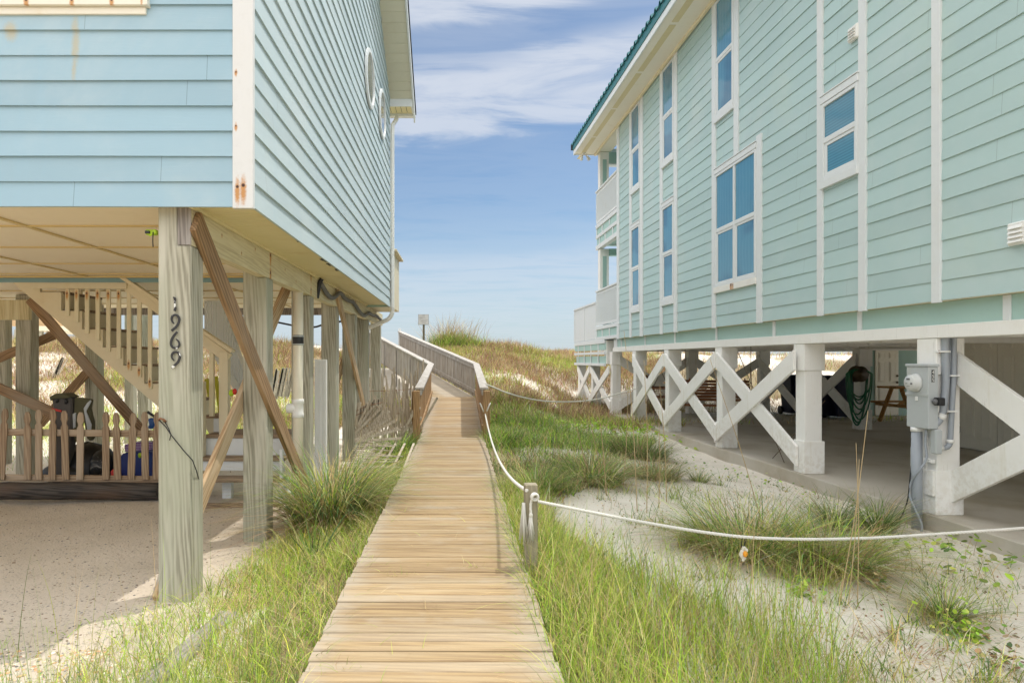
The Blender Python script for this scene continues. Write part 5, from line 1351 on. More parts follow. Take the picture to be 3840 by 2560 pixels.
# ---------------------------------------------------------------- grey timber in the grass
a, b = P(862, 2285, 4.65), P(520, 2640, 3.6); a.z = float(gz(a.x, a.y))-.01; b.z = float(gz(b.x, b.y))-.0
o = beam('driftwood_timber', b, a, .15, .10, (0, 0, 1), wood('grey_driftwood', (.33, .295, .265), (.19, .17, .155), (.42, .385, .355), 'Z', crack=.95), None, .02)
tag(o, 'grey weathered timber half buried in the grass left of the boardwalk', 'timber')
# ---------------------------------------------------------------- notice board on the dune
SG = thing('notice_sign', 'small square white notice sign on a dark wooden post atop the dune', 'sign', P(1588, 1285, 30))
YS_ = 29.5
def pxs(x, y): return P(x, y, YS_)
a, b = pxs(1568, 1217.5), pxs(1608, 1178); bx('rim', (a.x, YS_-.01, a.z), (b.x, YS_+.02, b.z), M['signedge'], SG)
a2, b2 = pxs(1569.8, 1215.8), pxs(1606.5, 1179.8); bx('face', (a2.x, YS_-.016, a2.z), (b2.x, YS_-.0105, b2.z), M['sign'], SG, bevel=0)
g = G(); rr = random.Random(8)
for (x0, x1, y, h) in ((1582, 1594, 1182, 1.6), (1573, 1594, 1186.5, 1.1), (1572.5, 1596, 1191, 1.1), (1572.5, 1585, 1193.6, 1.1), (1572, 1604, 1198.4, 1.1), (1580, 1597, 1203, 1.1), (1574, 1602, 1205.6, 1.1), (1581.5, 1596, 1211.4, 1.1)):
    x = x0
    while x < x1:
        w = min(rr.uniform(.7, 2.2), x1-x); q0, q1 = pxs(x, y+h/2), pxs(x+w, y-h/2); g.box((q0.x, YS_-.019, q0.z), (q1.x, YS_-.0165, q1.z)); x += w+rr.uniform(.3, .6)
g.build('lettering', M['signtext'], SG)
a = pxs(1585, 1218); b = pxs(1592.5, 1300); bx('post', (a.x, YS_+.021, b.z-.6), (b.x, YS_+.1, a.z+.1), wood('dark_sign_post_wood', (.16, .14, .085), (.09, .075, .05), (.22, .2, .14), 'Z'), SG)
# ================================================================ vegetation
def m_grass(name, trans=.3):
    m, nt = mat(name)
    at = nd(nt, 'Attribute', {'attribute_name': 'Col'})
    c = at.outputs['Color']
    d = nd(nt, 'BsdfPrincipled', None, {'Base Color': c, 'Roughness': .55})
    d.inputs['Specular IOR Level'].default_value = .3
    t = nd(nt, 'BsdfTranslucent', None, {'Color': c})
    mx = nd(nt, 'MixShader', None, {0: trans, 1: d.outputs[0], 2: t.outputs[0]})
    out(nt, mx.outputs[0]); return m
M['grass'] = m_grass('grass_blade')
PAL = dict(
    lit=[(.32,.45,.04),(.41,.52,.06),(.24,.38,.05),(.52,.54,.12),(.56,.47,.19)],
    green=[(0.123, 0.232, 0.051), (0.174, 0.290, 0.065), (0.232, 0.348, 0.072), (0.145, 0.246, 0.087), (0.377, 0.362, 0.145)],
    blue=[(0.174, 0.290, 0.131), (0.232, 0.348, 0.145), (0.290, 0.406, 0.160), (0.160, 0.261, 0.087), (0.478, 0.450, 0.217)],
    bright=[(0.290, 0.478, 0.043), (0.377, 0.580, 0.058), (0.232, 0.406, 0.058), (0.435, 0.551, 0.087)],
    brown=[(.33,.19,.115),(.40,.26,.16),(.26,.145,.09),(.44,.32,.19),(.36,.20,.135),(.30,.27,.10)],
    straw=[(0.609, 0.464, 0.246), (0.493, 0.362, 0.189), (0.725, 0.580, 0.348), (0.435, 0.304, 0.160)],
    dark=[(0.102, 0.160, 0.043), (0.145, 0.217, 0.058), (0.189, 0.261, 0.072)],
    yellow=[(0.797, 0.725, 0.072), (0.652, 0.652, 0.087)],
    stalk=[(0.667, 0.478, 0.232), (0.580, 0.406, 0.203)],
)
def colours(n, pals, w):
    flat = []; pw = []
    for p, wt in zip(pals, w):
        for c in PAL[p]: flat.append(c); pw.append(wt/len(PAL[p]))
    flat = np.array(flat); pw = np.array(pw)/sum(pw)
    c = flat[rng.choice(len(flat), n, p=pw)]
    return np.clip(c*np.exp(rng.normal(0, .30, (n, 1)))*rng.uniform(.90, 1.10, (n, 3)), 0, .9)
def blades(base, h, w, az, lean, droop, cols, seg=4, fold=0):
    n = len(base); t = np.linspace(0, 1, seg+1)[None, :]
    h = h[:, None]; lean = lean[:, None]; droop = droop[:, None]
    disp = h*(lean*t+droop*t**2.2*.8); up = h*(t*(1-.35*lean)-droop*.55*t**2.6)
    dx, dy = np.cos(az)[:, None], np.sin(az)[:, None]
    X = base[:, 0:1]+dx*disp; Y = base[:, 1:2]+dy*disp; Z = base[:, 2:3]+up
    wt = w[:, None]*(1-t**1.6*.92)*.5
    wa = az+np.pi/2+rng.uniform(-.9, .9, n); wx, wy = np.cos(wa)[:, None], np.sin(wa)[:, None]
    L = np.stack([X-wx*wt, Y-wy*wt, Z], -1); R = np.stack([X+wx*wt, Y+wy*wt, Z], -1)
    V = np.stack([L, R], 2).reshape(n, (seg+1)*2, 3)
    k = np.arange(seg); q = np.stack([2*k, 2*k+1, 2*k+3, 2*k+2], -1)[None]
    Q = (q+(np.arange(n)*(seg+1)*2)[:, None, None]).reshape(-1, 4)
    Cc = np.repeat(cols[:, None, :], (seg+1)*2, 1).reshape(-1, 3)
    return V.reshape(-1, 3), Q, Cc
class Veg:
    def __init__(s): s.V = []; s.Q = []; s.C = []; s.n = 0
    def add(s, V, Q, Cc): s.V.append(V); s.Q.append(Q+s.n); s.C.append(Cc); s.n += len(V)
    def grass(s, X, Y, h, w, pals, wts, lean=(.05, .5), droop=(0, .5), az=None, seg=4, z=None):
        n = len(X); Z = gz(X, Y)-.01 if z is None else z
        a = rng.uniform(0, 6.283, n) if az is None else az
        hh = rng.uniform(h[0], h[1], n) if isinstance(h, tuple) else h
        ww = rng.uniform(w[0], w[1], n)
        s.add(*blades(np.stack([X, Y, Z], -1), hh, ww, a, rng.uniform(*lean, n), rng.uniform(*droop, n), colours(n, pals, wts), seg))
    def leaves(s, X, Y, Z, r, pals, wts):
        n = len(X); rr_ = rng.uniform(r[0], r[1], n); a = rng.uniform(0, 6.283, n); ti = rng.uniform(-.7, .7, (n, 2))
        k = np.arange(8)*2*np.pi/8
        px = np.cos(k)[None]*rr_[:, None]; py = np.sin(k)[None]*rr_[:, None]*rng.uniform(.6, 1, n)[:, None]
        x = px*np.cos(a)[:, None]-py*np.sin(a)[:, None]; y = px*np.sin(a)[:, None]+py*np.cos(a)[:, None]
        z = x*ti[:, :1]+y*ti[:, 1:]
        V = np.stack([X[:, None]+x, Y[:, None]+y, Z[:, None]+z], -1).reshape(-1, 3)
        q = np.array([[0, 1, 2, 3], [0, 3, 4, 7], [4, 5, 6, 7]])[None]
        s.add(V, (q+(np.arange(n)*8)[:, None, None]).reshape(-1, 4), np.repeat(colours(n, pals, wts)[:, None], 8, 1).reshape(-1, 3))
    def build(s, name, label, cat=None, kind=None, group=None, parent=None):
        o = np_mesh(name, np.concatenate(s.V), np.concatenate(s.Q), M['grass'], np.concatenate(s.C), False)
        place(o, parent, I4)
        if label: tag(o, label, cat, group, kind)
        return o
def samp(n, fx, y0, y1, ypow=1.0):
    Y = y0+(y1-y0)*rng.random(n)**ypow; lo, hi = fx(Y); return lo+(hi-lo)*rng.random(n), Y
def keep(X, Y, m): return X[m], Y[m]

# grass verge left of the walk
v = Veg()
def fxl(Y): r = walk_c(Y)-HWD+.03; return np.maximum(r-1.05-.55*sm(8, 3, Y)*0-.45*(1-sm(3.5, 6.5, Y)), -2.9+0*Y), r
X, Y = samp(19000, fxl, 2.3, 12.6, 1.35); d = walk_c(Y)-HWD-X
m = (rng.random(len(X)) < np.clip(1.15-d*.75+.5*pnoise(X, Y, 2.2), .12, 1)); X, Y = keep(X, Y, m)
v.grass(X, Y, (.07, .26), (.004, .008), ['lit', 'bright', 'straw', 'dark'], [.48, .27, .13, .12], (.1, .7), (.1, .8))
X, Y = samp(3600, fxl, 2.3, 11, 1.3); v.grass(X, Y, (.2, .42), (.003, .006), ['lit', 'green', 'straw'], [.6, .2, .2], (.05, .5), (.1, .9))
X, Y = samp(2500, lambda Y: (walk_c(Y)-HWD-.45, walk_c(Y)-HWD+.02), 2.3, 12, 1.2); v.grass(X, Y, (.1, .3), (.003, .005), ['straw', 'dark', 'brown'], [.5, .25, .25], (.3, .9), (.3, .9))
v.build('grass', 'yellow green grass verge along the left edge of the boardwalk', kind='stuff')
# short bright turf around the front post
v = Veg()
X, Y = samp(34000, lambda Y: (-3.3-.15*Y+0*Y, -1.2+0*Y), 2.4, 8.2, 1.25)
pn = pnoise(X, Y, 1.7); edge = (Y < 4.6+.35*pn*3-(-2.2-X)*.55) | (X > -1.95+.15*pn)
m = edge & (rng.random(len(X)) < np.clip(.45+1.1*pnoise(X, Y, 2.6), .05, 1)); X, Y = keep(X, Y, m)
v.grass(X, Y, (.03, .11), (.004, .007), ['bright', 'lit'], [.8, .2], (.2, 1.0), (.1, .7), seg=3)
v.build('turf', 'short bright green turf spreading over shell hash round the numbered post', kind='stuff')
# thin tall grass in the left foreground
v = Veg()
X, Y = samp(950, lambda Y: (-.68*Y-.1, -.29*Y+0*Y), 2.55, 3.5); v.grass(X, Y, (.22, .62), (.0022, .0042), ['lit', 'green', 'blue'], [.55, .3, .15], (.02, .4), (0, .45), seg=6)
X, Y = samp(1500, lambda Y: (-.70*Y-.1, -.29*Y+0*Y), 2.5, 3.4); v.grass(X, Y, (.08, .28), (.002, .004), ['lit', 'straw'], [.5, .5], (.1, .8), (.1, .9), seg=5)
X, Y = samp(40, lambda Y: (-.66*Y, -.30*Y), 2.8, 4.2); v.grass(X, Y, (.65, .95), (.0025, .004), ['lit', 'stalk'], [.7, .3], (.02, .25), (0, .25), seg=6)
v.build('tall_grass', 'thin tall grass stems in front of the gravel drive', kind='stuff')
# grass right of the walk
v = Veg()
def fxr(Y): l = walk_c(Y)+HWD-.03; return l, l+.40+1.25*(1-sm(3.2, 6.4, Y))
X, Y = samp(12500, fxr, 2.3, 8.2, 1.3); d = X-walk_c(Y)-HWD
m = rng.random(len(X)) < np.clip(1.1-d*.55+.6*pnoise(X, Y, 2.4), .08, 1); X, Y = keep(X, Y, m)
v.grass(X, Y, (.12, .42), (.004, .008), ['lit', 'straw', 'bright', 'dark'], [.54, .18, .16, .12], (.05, .6), (.1, .9), seg=5)
X, Y = samp(1300, lambda Y: (.5+0*Y, .55*Y), 2.45, 4.6); v.grass(X, Y, (.3, .7), (.0028, .0045), ['lit', 'bright', 'straw'], [.6, .25, .15], (.02, .35), (0, .6), seg=6)
X, Y = samp(3000, fxr, 2.3, 6.8, 1.2); v.grass(X, Y, (.3, .62), (.0028, .005), ['lit', 'green', 'straw'], [.6, .22, .18], (.03, .4), (.05, .8), seg=6)
X, Y = samp(3000, lambda Y: (walk_c(Y)+HWD-.02, walk_c(Y)+HWD+.5), 2.3, 10, 1.2); v.grass(X, Y, (.1, .3), (.003, .005), ['straw', 'dark', 'brown'], [.5, .25, .25], (.3, .9), (.3, .9))
v.build('grass', 'tall yellow green grass along the right edge of the boardwalk', kind='stuff')
# sparse grass over the shaded sand
v = Veg()
X, Y = samp(12500, lambda Y: (1.3+0*Y, np.minimum(.82*Y, 5.3)), 2.6, 9.5, 1.0)
m = rng.random(len(X)) < np.clip(.22+1.2*pnoise(X, Y, 1.5), .05, 1); X, Y = keep(X, Y, m)
v.grass(X, Y, (.08, .34), (.004, .007), ['green', 'straw', 'lit'], [.38, .30, .32], (.1, .8), (.1, .8))
X, Y = samp(1500, lambda Y: (1.3+0*Y, .84*Y), 2.5, 4.0); v.grass(X, Y, (.05, .24), (.002, .004), ['straw', 'brown', 'green'], [.4, .4, .2], (.2, 1), (.1, .9))
for k in range(46):                                   # little starts of grass dotted over the sand
    y0 = rng.uniform(3.6, 11); x0 = rng.uniform(1.6, min(.8*y0, 5.1)); n = int(rng.integers(14, 46)); X = x0+rng.normal(0, .06, n); Y = y0+rng.normal(0, .05, n)
    v.grass(X, Y, (.10, .36), (.004, .008), ['green', 'dark', 'straw', 'lit'], [.35, .2, .2, .25], (.1, .9), (.1, .9), seg=5)
v.build('sparse_grass', 'sparse thin grass scattered over the shaded sand beside the mint house', kind='stuff')
# broad green patch between the walk and the braced columns
v = Veg()
X, Y = samp(56000, lambda Y: (walk_c(Y)+HWD+.02, np.minimum(1.0+.42*(Y-7.4)**1.0, 5.0-.034*Y)), 7.6, 19.5, 1.0)
pn = pnoise(X, Y, .95)+.55*pnoise(X, Y, 2.7)
path = np.exp(-((X-(3.1-.09*(Y-18)))/.6)**2)*sm(15.5, 18.5, Y)
m = rng.random(len(X)) < np.clip(.52+1.4*pn-path, .04, 1); X, Y = keep(X, Y, m); pk_ = pnoise(X, Y, .55)
hh = rng.uniform(.10, .34, len(X))*(1+1.1*np.clip(pnoise(X, Y, 1.4), 0, 1))
g1 = pk_+rng.normal(0, .25, len(X)) > .12
for mm, pal, wt in ((g1, ['green', 'brown', 'straw'], [.5, .28, .22]), (~g1, ['bright', 'green', 'straw'], [.38, .44, .18])):
    v.grass(X[mm], Y[mm], hh[mm], (.008, .015), pal, wt, (.05, .7), (.1, .8), seg=3)
v.build('meadow_grass', 'green and brown grass patch between the boardwalk railing and the braced columns', kind='stuff')
v = Veg()
X, Y = samp(4200, lambda Y: (.6+0*Y, 5.2-.02*Y), 13, 22)
m = rng.random(len(X)) < np.clip(.25+1.4*pnoise(X, Y, .8), .02, 1); X, Y = keep(X, Y, m)
v.leaves(X, Y, gz(X, Y)+rng.uniform(.02, .14, len(X)), (.02, .06), ['bright', 'lit'], [.8, .2])
v.build('creeper', 'bright green creeping ground cover at the foot of the dune', kind='stuff')
# dune vegetation
v = Veg()
Xa, Ya = samp(135000, lambda Y: (-.20*Y, .27*Y+1), 16.5, 37.5, .8); Xb, Yb = samp(60000, lambda Y: (-.62*Y-2, .75*Y+2), 18, 41, .9)
Xc, Yc = samp(75000, lambda Y: (-.66*Y, -.17*Y), 15.5, 35, .9)
X = np.concatenate([Xa, Xb, Xc]); Y = np.concatenate([Ya, Yb, Yc])
s0 = 15.2+7*sm(1.3, 4.5, X)+2.6*(1-sm(-3, -1, X))
pn = pnoise(X, Y, .62)+.6*pnoise(X, Y, 1.7)
path = np.exp(-((X-(3.15-.09*(Y-18)+.35*np.sin(Y*.9)))/.62)**2)*(1-sm(26.5, 29, Y))*sm(15, 17, Y)*(.75+.25*np.sin(Y*1.7))
path2 = np.exp(-(((X-2.0)/.9)**2+((Y-30)/1.0)**2))*0
bare = .38*(1-sm(-9.5, -6.5, X))*sm(-16, -13, X)*(1-sm(26, 31, Y))
rampx = np.where(Y > 19, -.33*(Y-19)-.235, -.235)
m = (rng.random(len(X)) < np.clip(.78+.9*pn*1.4+.02-.8*path-bare, .02, 1)) & (Y > np.minimum(s0+1.0, 17.3)) & ~((np.abs(X-rampx) < .8) & (Y < 28.5)); X, Y = keep(X, Y, m)
n = len(X); hh = rng.uniform(.16, .46, n)*(1+.9*np.clip(pnoise(X, Y, 1.1), 0, 1)); gr = pnoise(X, Y, .75)+rng.normal(0, .22, n)+.45*(1-sm(19, 23.5, Y)) > .52
for mm, pal, wt in ((gr, ['lit', 'bright', 'straw'], [.45, .2, .35]), (~gr, ['brown', 'straw', 'lit'], [.72, .18, .10])):
    v.grass(X[mm], Y[mm], hh[mm], (.012, .026), pal, wt, (.1, .7), (0, .6), seg=2)
X, Y = samp(900, lambda Y: (-.40*Y, .5*Y), 32, 37); v.grass(X, Y, (.35, .75), (.006, .01), ['straw', 'brown', 'lit'], [.5, .3, .2], (.02, .4), (0, .6), seg=4)
v.build('dune_vegetation', 'reddish brown and straw coloured low vegetation covering the dunes', kind='stuff')
# ground cover under and behind the blue house
v = Veg()
X, Y = samp(40000, lambda Y: (-.68*Y-1, -2.6-.10*(Y-10)), 10.2, 20, 1.0)
m = rng.random(len(X)) < np.clip(.5+1.1*pnoise(X, Y, .9), .04, 1)*sm(10.5, 13, Y); X, Y = keep(X, Y, m)
v.grass(X, Y, (.08, .38), (.006, .012), ['lit', 'bright', 'straw'], [.4, .25, .35], (.05, .7), (.1, .7), seg=3)
X, Y = samp(2500, lambda Y: (-1.95+0*Y, walk_c(Y)-HWD), 8.5, 15.5); v.grass(X, Y, (.1, .4), (.004, .008), ['green', 'lit', 'bright'], [.4, .4, .2], (.05, .6), (.1, .8), seg=4)
v.build('grass', 'loose grass growing on the sand behind and beside the posts of the blue house', kind='stuff')

# individual tussocks -------------------------------------------------------
def tussock(name, label, xs, ys, Y, n, h, spread, pals, wts, w=(.004, .008), lean=(.1, .9), droop=(.2, 1.0), dead=.2, az0=None, stalks=0, sh=(.9, 1.3), cat='grass clump', group=None, seg=6, alift=0.0):
    p = P(xs, ys, Y); cx, cy = p.x, Y; v = Veg()
    r = spread*np.sqrt(rng.random(n)); a = rng.uniform(0, 6.283, n)
    X = cx+r*np.cos(a); Yy = cy+r*np.sin(a)*.8
    az = a+rng.normal(0, .55, n) if az0 is None else az0+rng.normal(0, .8, n)
    v.grass(X, Yy, (h*.45, h), w, pals, wts, lean, droop, az=az, seg=seg, z=gz(X, Yy)-.02+alift)
    k = int(n*dead)
    if k:
        r = spread*1.1*np.sqrt(rng.random(k)); a = rng.uniform(0, 6.283, k); X = cx+r*np.cos(a); Yy = cy+r*np.sin(a)*.8
        v.grass(X, Yy, (h*.25, h*.7), w, ['straw', 'brown'], [.55, .45], (.5, 1.3), (.4, 1.1), az=a, seg=seg)
    o = v.build(name, label, cat, group=group)
    return o
TS = 'tussocks of dune grass'
def stalks(label, pts, parent=None):
    for (x0, y0, x1, y1, Y) in pts:
        a, b = P(x0, y0, Y), P(x1, y1, Y); zg = float(gz(a.x, a.y)); a.z = zg-.03; L = (b-a).length
        g = G(); mid = a.lerp(b, .5)+Vector((.012*L, 0, 0)); q = resamp([a, mid, b], 14); g.tube(q, [.0042*(1-.72*i/13)*Y/6.5+.0010 for i in range(14)], 5)
        o = g.build('dry_stalk', M['stalk']); tag(o, label, 'stalk', 'dry stalks above the grass')
M['stalk'] = paint('dry_stalk', (.46, .34, .18), (.3, .2, .1), .5, .8, bstr=.05)
tussock('grass_tussock', 'large arching pale green tussock against the posts left of the boardwalk', 1235, 1905, 7.3, 1150, 1.35, .34, ['blue', 'lit', 'straw'], [.5, .25, .25], (.008, .014), (.03, .5), (.3, 1.0), .35, group=TS)
tussock('grass_tussock', 'smaller pale tussock just right of the large one by the boardwalk edge', 1385, 1800, 8.6, 480, .74, .32, ['blue', 'lit', 'straw'], [.4, .35, .25], droop=(.3, 1.1), group=TS)
tussock('grass_tussock', 'broad bladed green tussock at the foot of the left railing post', 1490, 1690, 12.2, 300, .72, .22, ['dark', 'green', 'bright'], [.4, .4, .2], (.010, .018), (.15, .8), (.2, 1.0), .1, group=TS)
tussock('grass_tussock', 'rounded green tussock right of the boardwalk behind the rope post', 2215, 1860, 9.3, 750, .80, .36, ['green', 'lit', 'straw'], [.5, .25, .25], (.008, .013), (.1, .9), (.3, 1.1), .3, group=TS)
tussock('grass_tussock', 'taller green tussock against the right edge of the boardwalk', 2010, 1800, 8.3, 900, .66, .24, ['green', 'lit', 'straw'], [.6, .2, .2], group=TS)
tussock('grass_tussock', 'brown green tussock at the left foot of the braced columns', 2400, 1690, 12.6, 1100, .80, .45, ['green', 'brown', 'dark'], [.5, .25, .25], (.006, .010), group=TS)
tussock('grass_tussock', 'small dark tussock alone on the sand before the slab edge', 2620, 1790, 10.3, 130, .42, .10, ['dark', 'green', 'straw'], [.5, .3, .2], (.005, .009), (.2, 1.0), (.2, 1.0), .15, group=TS)
tussock('grass_tussock', 'broad windswept tussock under the rope, its left half', 2800, 2110, 6.15, 900, .88, .42, ['green', 'blue', 'lit', 'straw'], [.3, .15, .3, .25], (.006, .011), (.1, .9), (.3, 1.1), .5, group=TS)
tussock('grass_tussock', 'broad windswept tussock under the rope, its right half', 3080, 2140, 6.0, 900, .88, .40, ['green', 'blue', 'lit', 'straw'], [.3, .15, .3, .25], (.006, .011), (.1, .9), (.3, 1.1), .6, group=TS)
tussock('grass_tussock', 'yellow green tussock in front of the windswept clump', 3030, 2210, 5.5, 240, .34, .20, ['lit', 'bright', 'straw'], [.5, .25, .25], group=TS)
tussock('grass_tussock', 'dark tussock left of the pair beside the meter column', 3130, 1930, 7.6, 320, .74, .12, ['dark', 'green', 'straw'], [.6, .25, .15], (.005, .009), (.1, .8), (.2, 1.0), .2, group=TS)
tussock('grass_tussock', 'dark tussock right of the pair, nearest the meter column', 3290, 1925, 7.5, 340, .78, .11, ['dark', 'green', 'straw'], [.6, .25, .15], (.005, .009), (.1, .8), (.2, 1.0), .25, group=TS)
tussock('grass_tussock', 'green tussock with a skirt of dead straw in the right foreground', 3545, 2290, 4.85, 280, .52, .09, ['green', 'dark', 'lit'], [.5, .25, .25], (.0035, .006), (.2, 1.1), (.2, 1.0), .9, group=TS)
tussock('grass_tussock', 'low brown tussock on the sand at the bottom right of the tall grass', 3380, 2470, 4.1, 160, .22, .20, ['brown', 'straw', 'green'], [.5, .3, .2], (.003, .005), group=TS)
tussock('grass_tussock', 'wide green tussock in the grass patch left of the second brace', 2450, 1780, 10.2, 900, .58, .36, ['green', 'straw', 'brown'], [.5, .3, .2], (.005, .008), group=TS)
tussock('grass_tussock', 'weedy tussock beside the sunlit left edge of the boardwalk', 1330, 2130, 5.5, 260, .30, .22, ['lit', 'straw', 'green'], [.5, .35, .15], (.003, .006), group=TS)
# sword leaved palmetto sprouts left of the walk
tussock('palmetto', 'sword leaved dark green palmetto sprout below the large tussock', 1180, 2090, 5.85, 16, .62, .05, ['dark', 'green'], [.5, .5], (.016, .026), (.1, .7), (0, .15), 0, cat='palmetto', seg=4)
tussock('palmetto', 'yellowing palmetto fan sprawling beside the second post', 1120, 2060, 6.0, 12, .45, .04, ['yellow', 'lit'], [.6, .4], (.012, .02), (.4, 1.3), (0, .2), 0, cat='palmetto', seg=4)
# sea oats on the crest behind the notice sign
p = P(1690, 1290, 31.5); v = Veg(); n = 2600
X = p.x+rng.normal(0, .62, n); Y = 31.5+rng.normal(0, .5, n); zt = gz(X, Y)
v.grass(X, Y, (.4, 1.15), (.012, .024), ['bright', 'lit', 'green', 'dark'], [.2, .35, .3, .15], (.05, .6), (.1, .7), seg=4)
n = 420; X = p.x+rng.normal(.05, .55, n); Y = 31.5+rng.normal(0, .4, n); az = np.where(rng.random(n) < .6, 0, np.pi)+rng.normal(0, .7, n)
v.grass(X, Y, (1.1, 2.0), (.014, .022), ['straw', 'brown'], [.6, .4], (.05, .5), (.02, .45), az=az, seg=6)
v.build('sea_oats', 'tall clump of sea oats on the dune crest behind the notice sign', 'sea oats')
tussock('dune_shrub', 'yellow green shrub on the dune left of the sunlit sand path', 1780, 1420, 20.5, 260, .42, .35, ['lit', 'bright'], [.6, .4], (.01, .02), cat='shrub')
# tall dry stalks over the right side
stalks('dry tan grass stalk standing tall over the grass patch', [(2390, 1900, 2340, 1240, 7.6), (2425, 1880, 2415, 1350, 7.6), (2500, 1830, 2474, 1440, 8.4), (2335, 1800, 2355, 1440, 9.0), (2260, 1690, 2190, 1480, 9.2), (2275, 1830, 2235, 1470, 8.4), (2470, 1850, 2470, 1540, 8.0), (2210, 1680, 2140, 1520, 9.4)])
stalks('dry tan grass stalk leaning above the windswept tussock', [(2800, 2450, 2830, 1940, 4.3), (3145, 2330, 3255, 1540, 4.9), (3180, 2320, 3222, 1720, 5.0), (3215, 2310, 3210, 1660, 5.0), (2870, 1960, 2660, 1340, 7.2)])
# round leaved pennywort and vines on the sand
v = Veg()
cl = [(3480, 2060, .5, 34), (3700, 2090, .45, 22), (3790, 2130, .5, 40), (3600, 2170, .4, 20), (3440, 1935, .2, 10), (3350, 2060, .4, 14), (3560, 2030, .3, 12)]
for x, y, s, n in cl:
    Yd = (CZ+.14)*F/(y-VY); p = P(x, y, Yd); X = p.x+rng.normal(0, s*.5, n); Y = Yd+rng.normal(0, s*.4, n); v.leaves(X, Y, gz(X, Y)+rng.uniform(.02, .12, n), (.016, .036), ['bright', 'green'], [.6, .4])
v.build('pennywort', 'round leaved pennywort sprawling over the sand below the meter column', kind='stuff')
v = Veg()
for k in range(260):
    x = rng.uniform(2480, 3330); y = 1740+rng.normal(0, 22)+(x-2640)*.18+rng.uniform(-20, 40); Yd = (CZ+.13)*F/(y-VY); p = P(x, y, Yd)
    X = np.array([p.x]); Y = np.array([Yd]); v.leaves(X, Y, gz(X, Y)+rng.uniform(.02, .07), (.012, .028), ['bright', 'lit', 'green'], [.5, .2, .3])
v.build('vine', 'small leaved green vine trailing over the sand along the slab edge', kind='stuff')
def weed(label, x, y, Y, r, n, pals):
    p = P(x, y, Y); v = Veg(); X = p.x+rng.normal(0, r*.5, n); Yy = Y+rng.normal(0, r*.45, n); Z = gz(X, Yy)+np.abs(rng.normal(0, r*.55, n)); v.leaves(X, Yy, Z, (.010, .022), pals, [1]*len(pals)); v.build('weed_foliage', label, 'weed')
weed('leafy green weed on the sand in the right foreground', 3620, 2320, 4.5, .16, 190, ['bright', 'lit']); weed('tiny leafy weed on the sand left of the foreground tussock', 3010, 2270, 5.0, .10, 70, ['bright', 'green'])
weed('leafy weed with red tints at the bottom right corner', 3780, 2440, 4.0, .2, 120, ['green', 'brown']); weed('small weed on the sand under the long rope', 3300, 2180, 5.4, .12, 60, ['green', 'straw'])
# debris
v = Veg(); X, Y = samp(5200, lambda Y: (1.2+0*Y, np.minimum(.86*Y, 5.4)), 2.5, 11); v.leaves(X, Y, gz(X, Y)+.006, (.003, .011), ['brown', 'straw', 'dark'], [.6, .2, .2])
v.build('leaf_litter', 'dark bits of leaf litter strewn over the sand', kind='stuff')
v = Veg(); n = 120; Y = rng.uniform(2.4, 8, n); X = walk_c(Y)+rng.uniform(-.6, .6, n); v.grass(X, Y, (.03, .12), (.002, .003), ['straw', 'lit'], [.75, .25], (.8, 1.4), (.3, .9), z=np.full(n, ZD+.004))
for (cx_, cy_) in ((.42, 3.9), (.1, 4.9), (-.45, 4.7), (-.6, 3.3), (.46, 5.6)):
    n = 16; X = cx_+rng.normal(0, .05, n); Y = cy_+rng.normal(0, .03, n); v.grass(X, Y, (.04, .13), (.002, .004), ['lit', 'straw'], [.6, .4], (.1, .9), (.1, .8), z=np.full(n, ZD-.01))
v.build('grass_sprigs', 'dry grass sprigs lying on and poking through the boardwalk planks', kind='stuff')
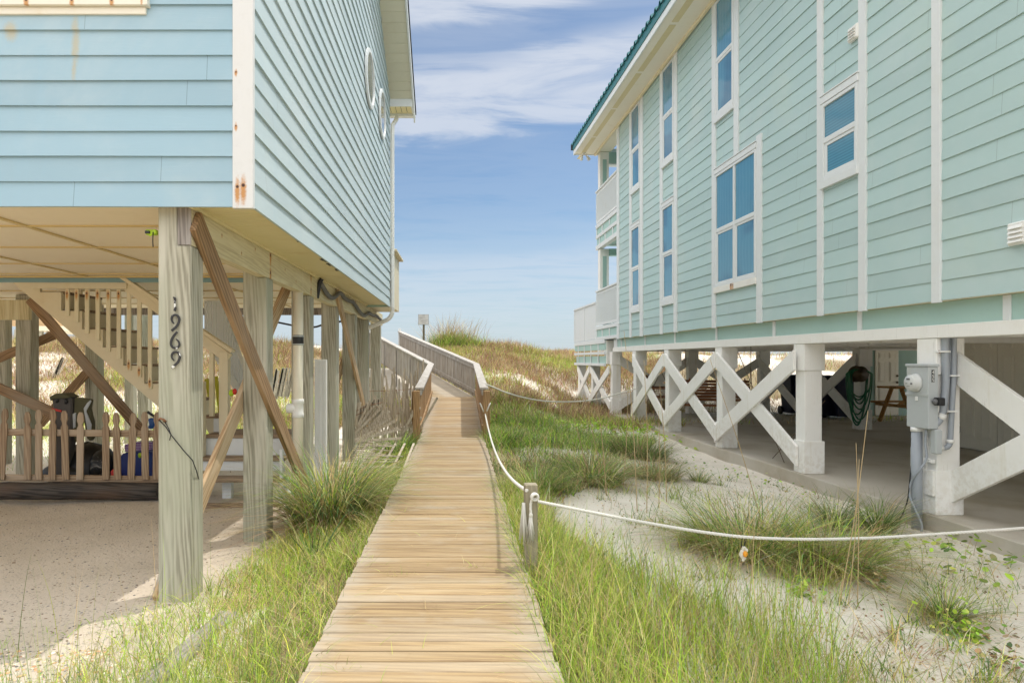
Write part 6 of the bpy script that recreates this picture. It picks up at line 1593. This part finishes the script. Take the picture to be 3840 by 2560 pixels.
# loose stones on the gravel drive
def pebbles(n, fx, y0, y1, r, cols, name, label):
    X, Y = samp(n, fx, y0, y1, 1.2); Z = gz(X, Y); rr_ = rng.uniform(r[0], r[1], n)**1.0
    s = math.sqrt(.5); B = np.array([(1,0,0),(s,s,0),(0,1,0),(-s,s,0),(-1,0,0),(-s,-s,0),(0,-1,0),(s,-s,0)])
    lo = B*.75+np.array([0,0,-.3]); mi = B*1.0+np.array([0,0,.15]); hi = B*.55+np.array([0,0,.55])
    V0 = np.concatenate([lo, mi, hi]); V = V0[None]*rr_[:, None, None]*rng.uniform(.75, 1.25, (n, 1, 3))*rng.uniform(.9, 1.1, (n, 24, 3))
    a = rng.uniform(0, 6.28, n); c, s_ = np.cos(a)[:, None], np.sin(a)[:, None]
    V = np.stack([V[..., 0]*c-V[..., 1]*s_, V[..., 0]*s_+V[..., 1]*c, V[..., 2]*.7], -1)+np.stack([X, Y, Z], -1)[:, None]
    k = np.arange(8); q = np.concatenate([np.stack([k+8*i, (k+1) % 8+8*i, (k+1) % 8+8*(i+1), k+8*(i+1)], -1) for i in (0, 1)]+[np.array([[16, 17, 18, 19], [16, 19, 20, 23], [20, 21, 22, 23]])])
    Q = (q[None]+(np.arange(n)*24)[:, None, None]).reshape(-1, 4); pc = np.array(cols); Cc = pc[rng.choice(len(pc), n)]*rng.uniform(.75, 1.25, (n, 1))
    o = np_mesh(name, V.reshape(-1, 3), Q, M['pebble'], np.repeat(Cc[:, None], 24, 1).reshape(-1, 3), True); place(o, None, I4); tag(o, label, kind='stuff')
m_, nt_ = mat('pebble'); at_ = nd(nt_, 'Attribute', {'attribute_name': 'Col'}); out(nt_, bsdf(nt_, at_.outputs['Color'], .8)); M['pebble'] = m_
pebbles(2600, lambda Y: (-.70*Y-.1, -2.0-.25*(1-sm(3, 5, Y))), 3.3, 8.8, (.003, .011), [(.30, .26, .22), (.20, .19, .19), (.40, .33, .25), (.26, .19, .13), (.48, .43, .36)], 'gravel', 'small loose stones on the gravel drive under the blue house')
pebbles(2600, lambda Y: (-.70*Y-.1, -1.2+0*Y), 2.5, 4.2, (.004, .014), [(.72, .62, .46), (.62, .36, .20), (.80, .74, .62), (.55, .42, .24)], 'shell_hash', 'broken shells and pale stones scattered in the left foreground turf')
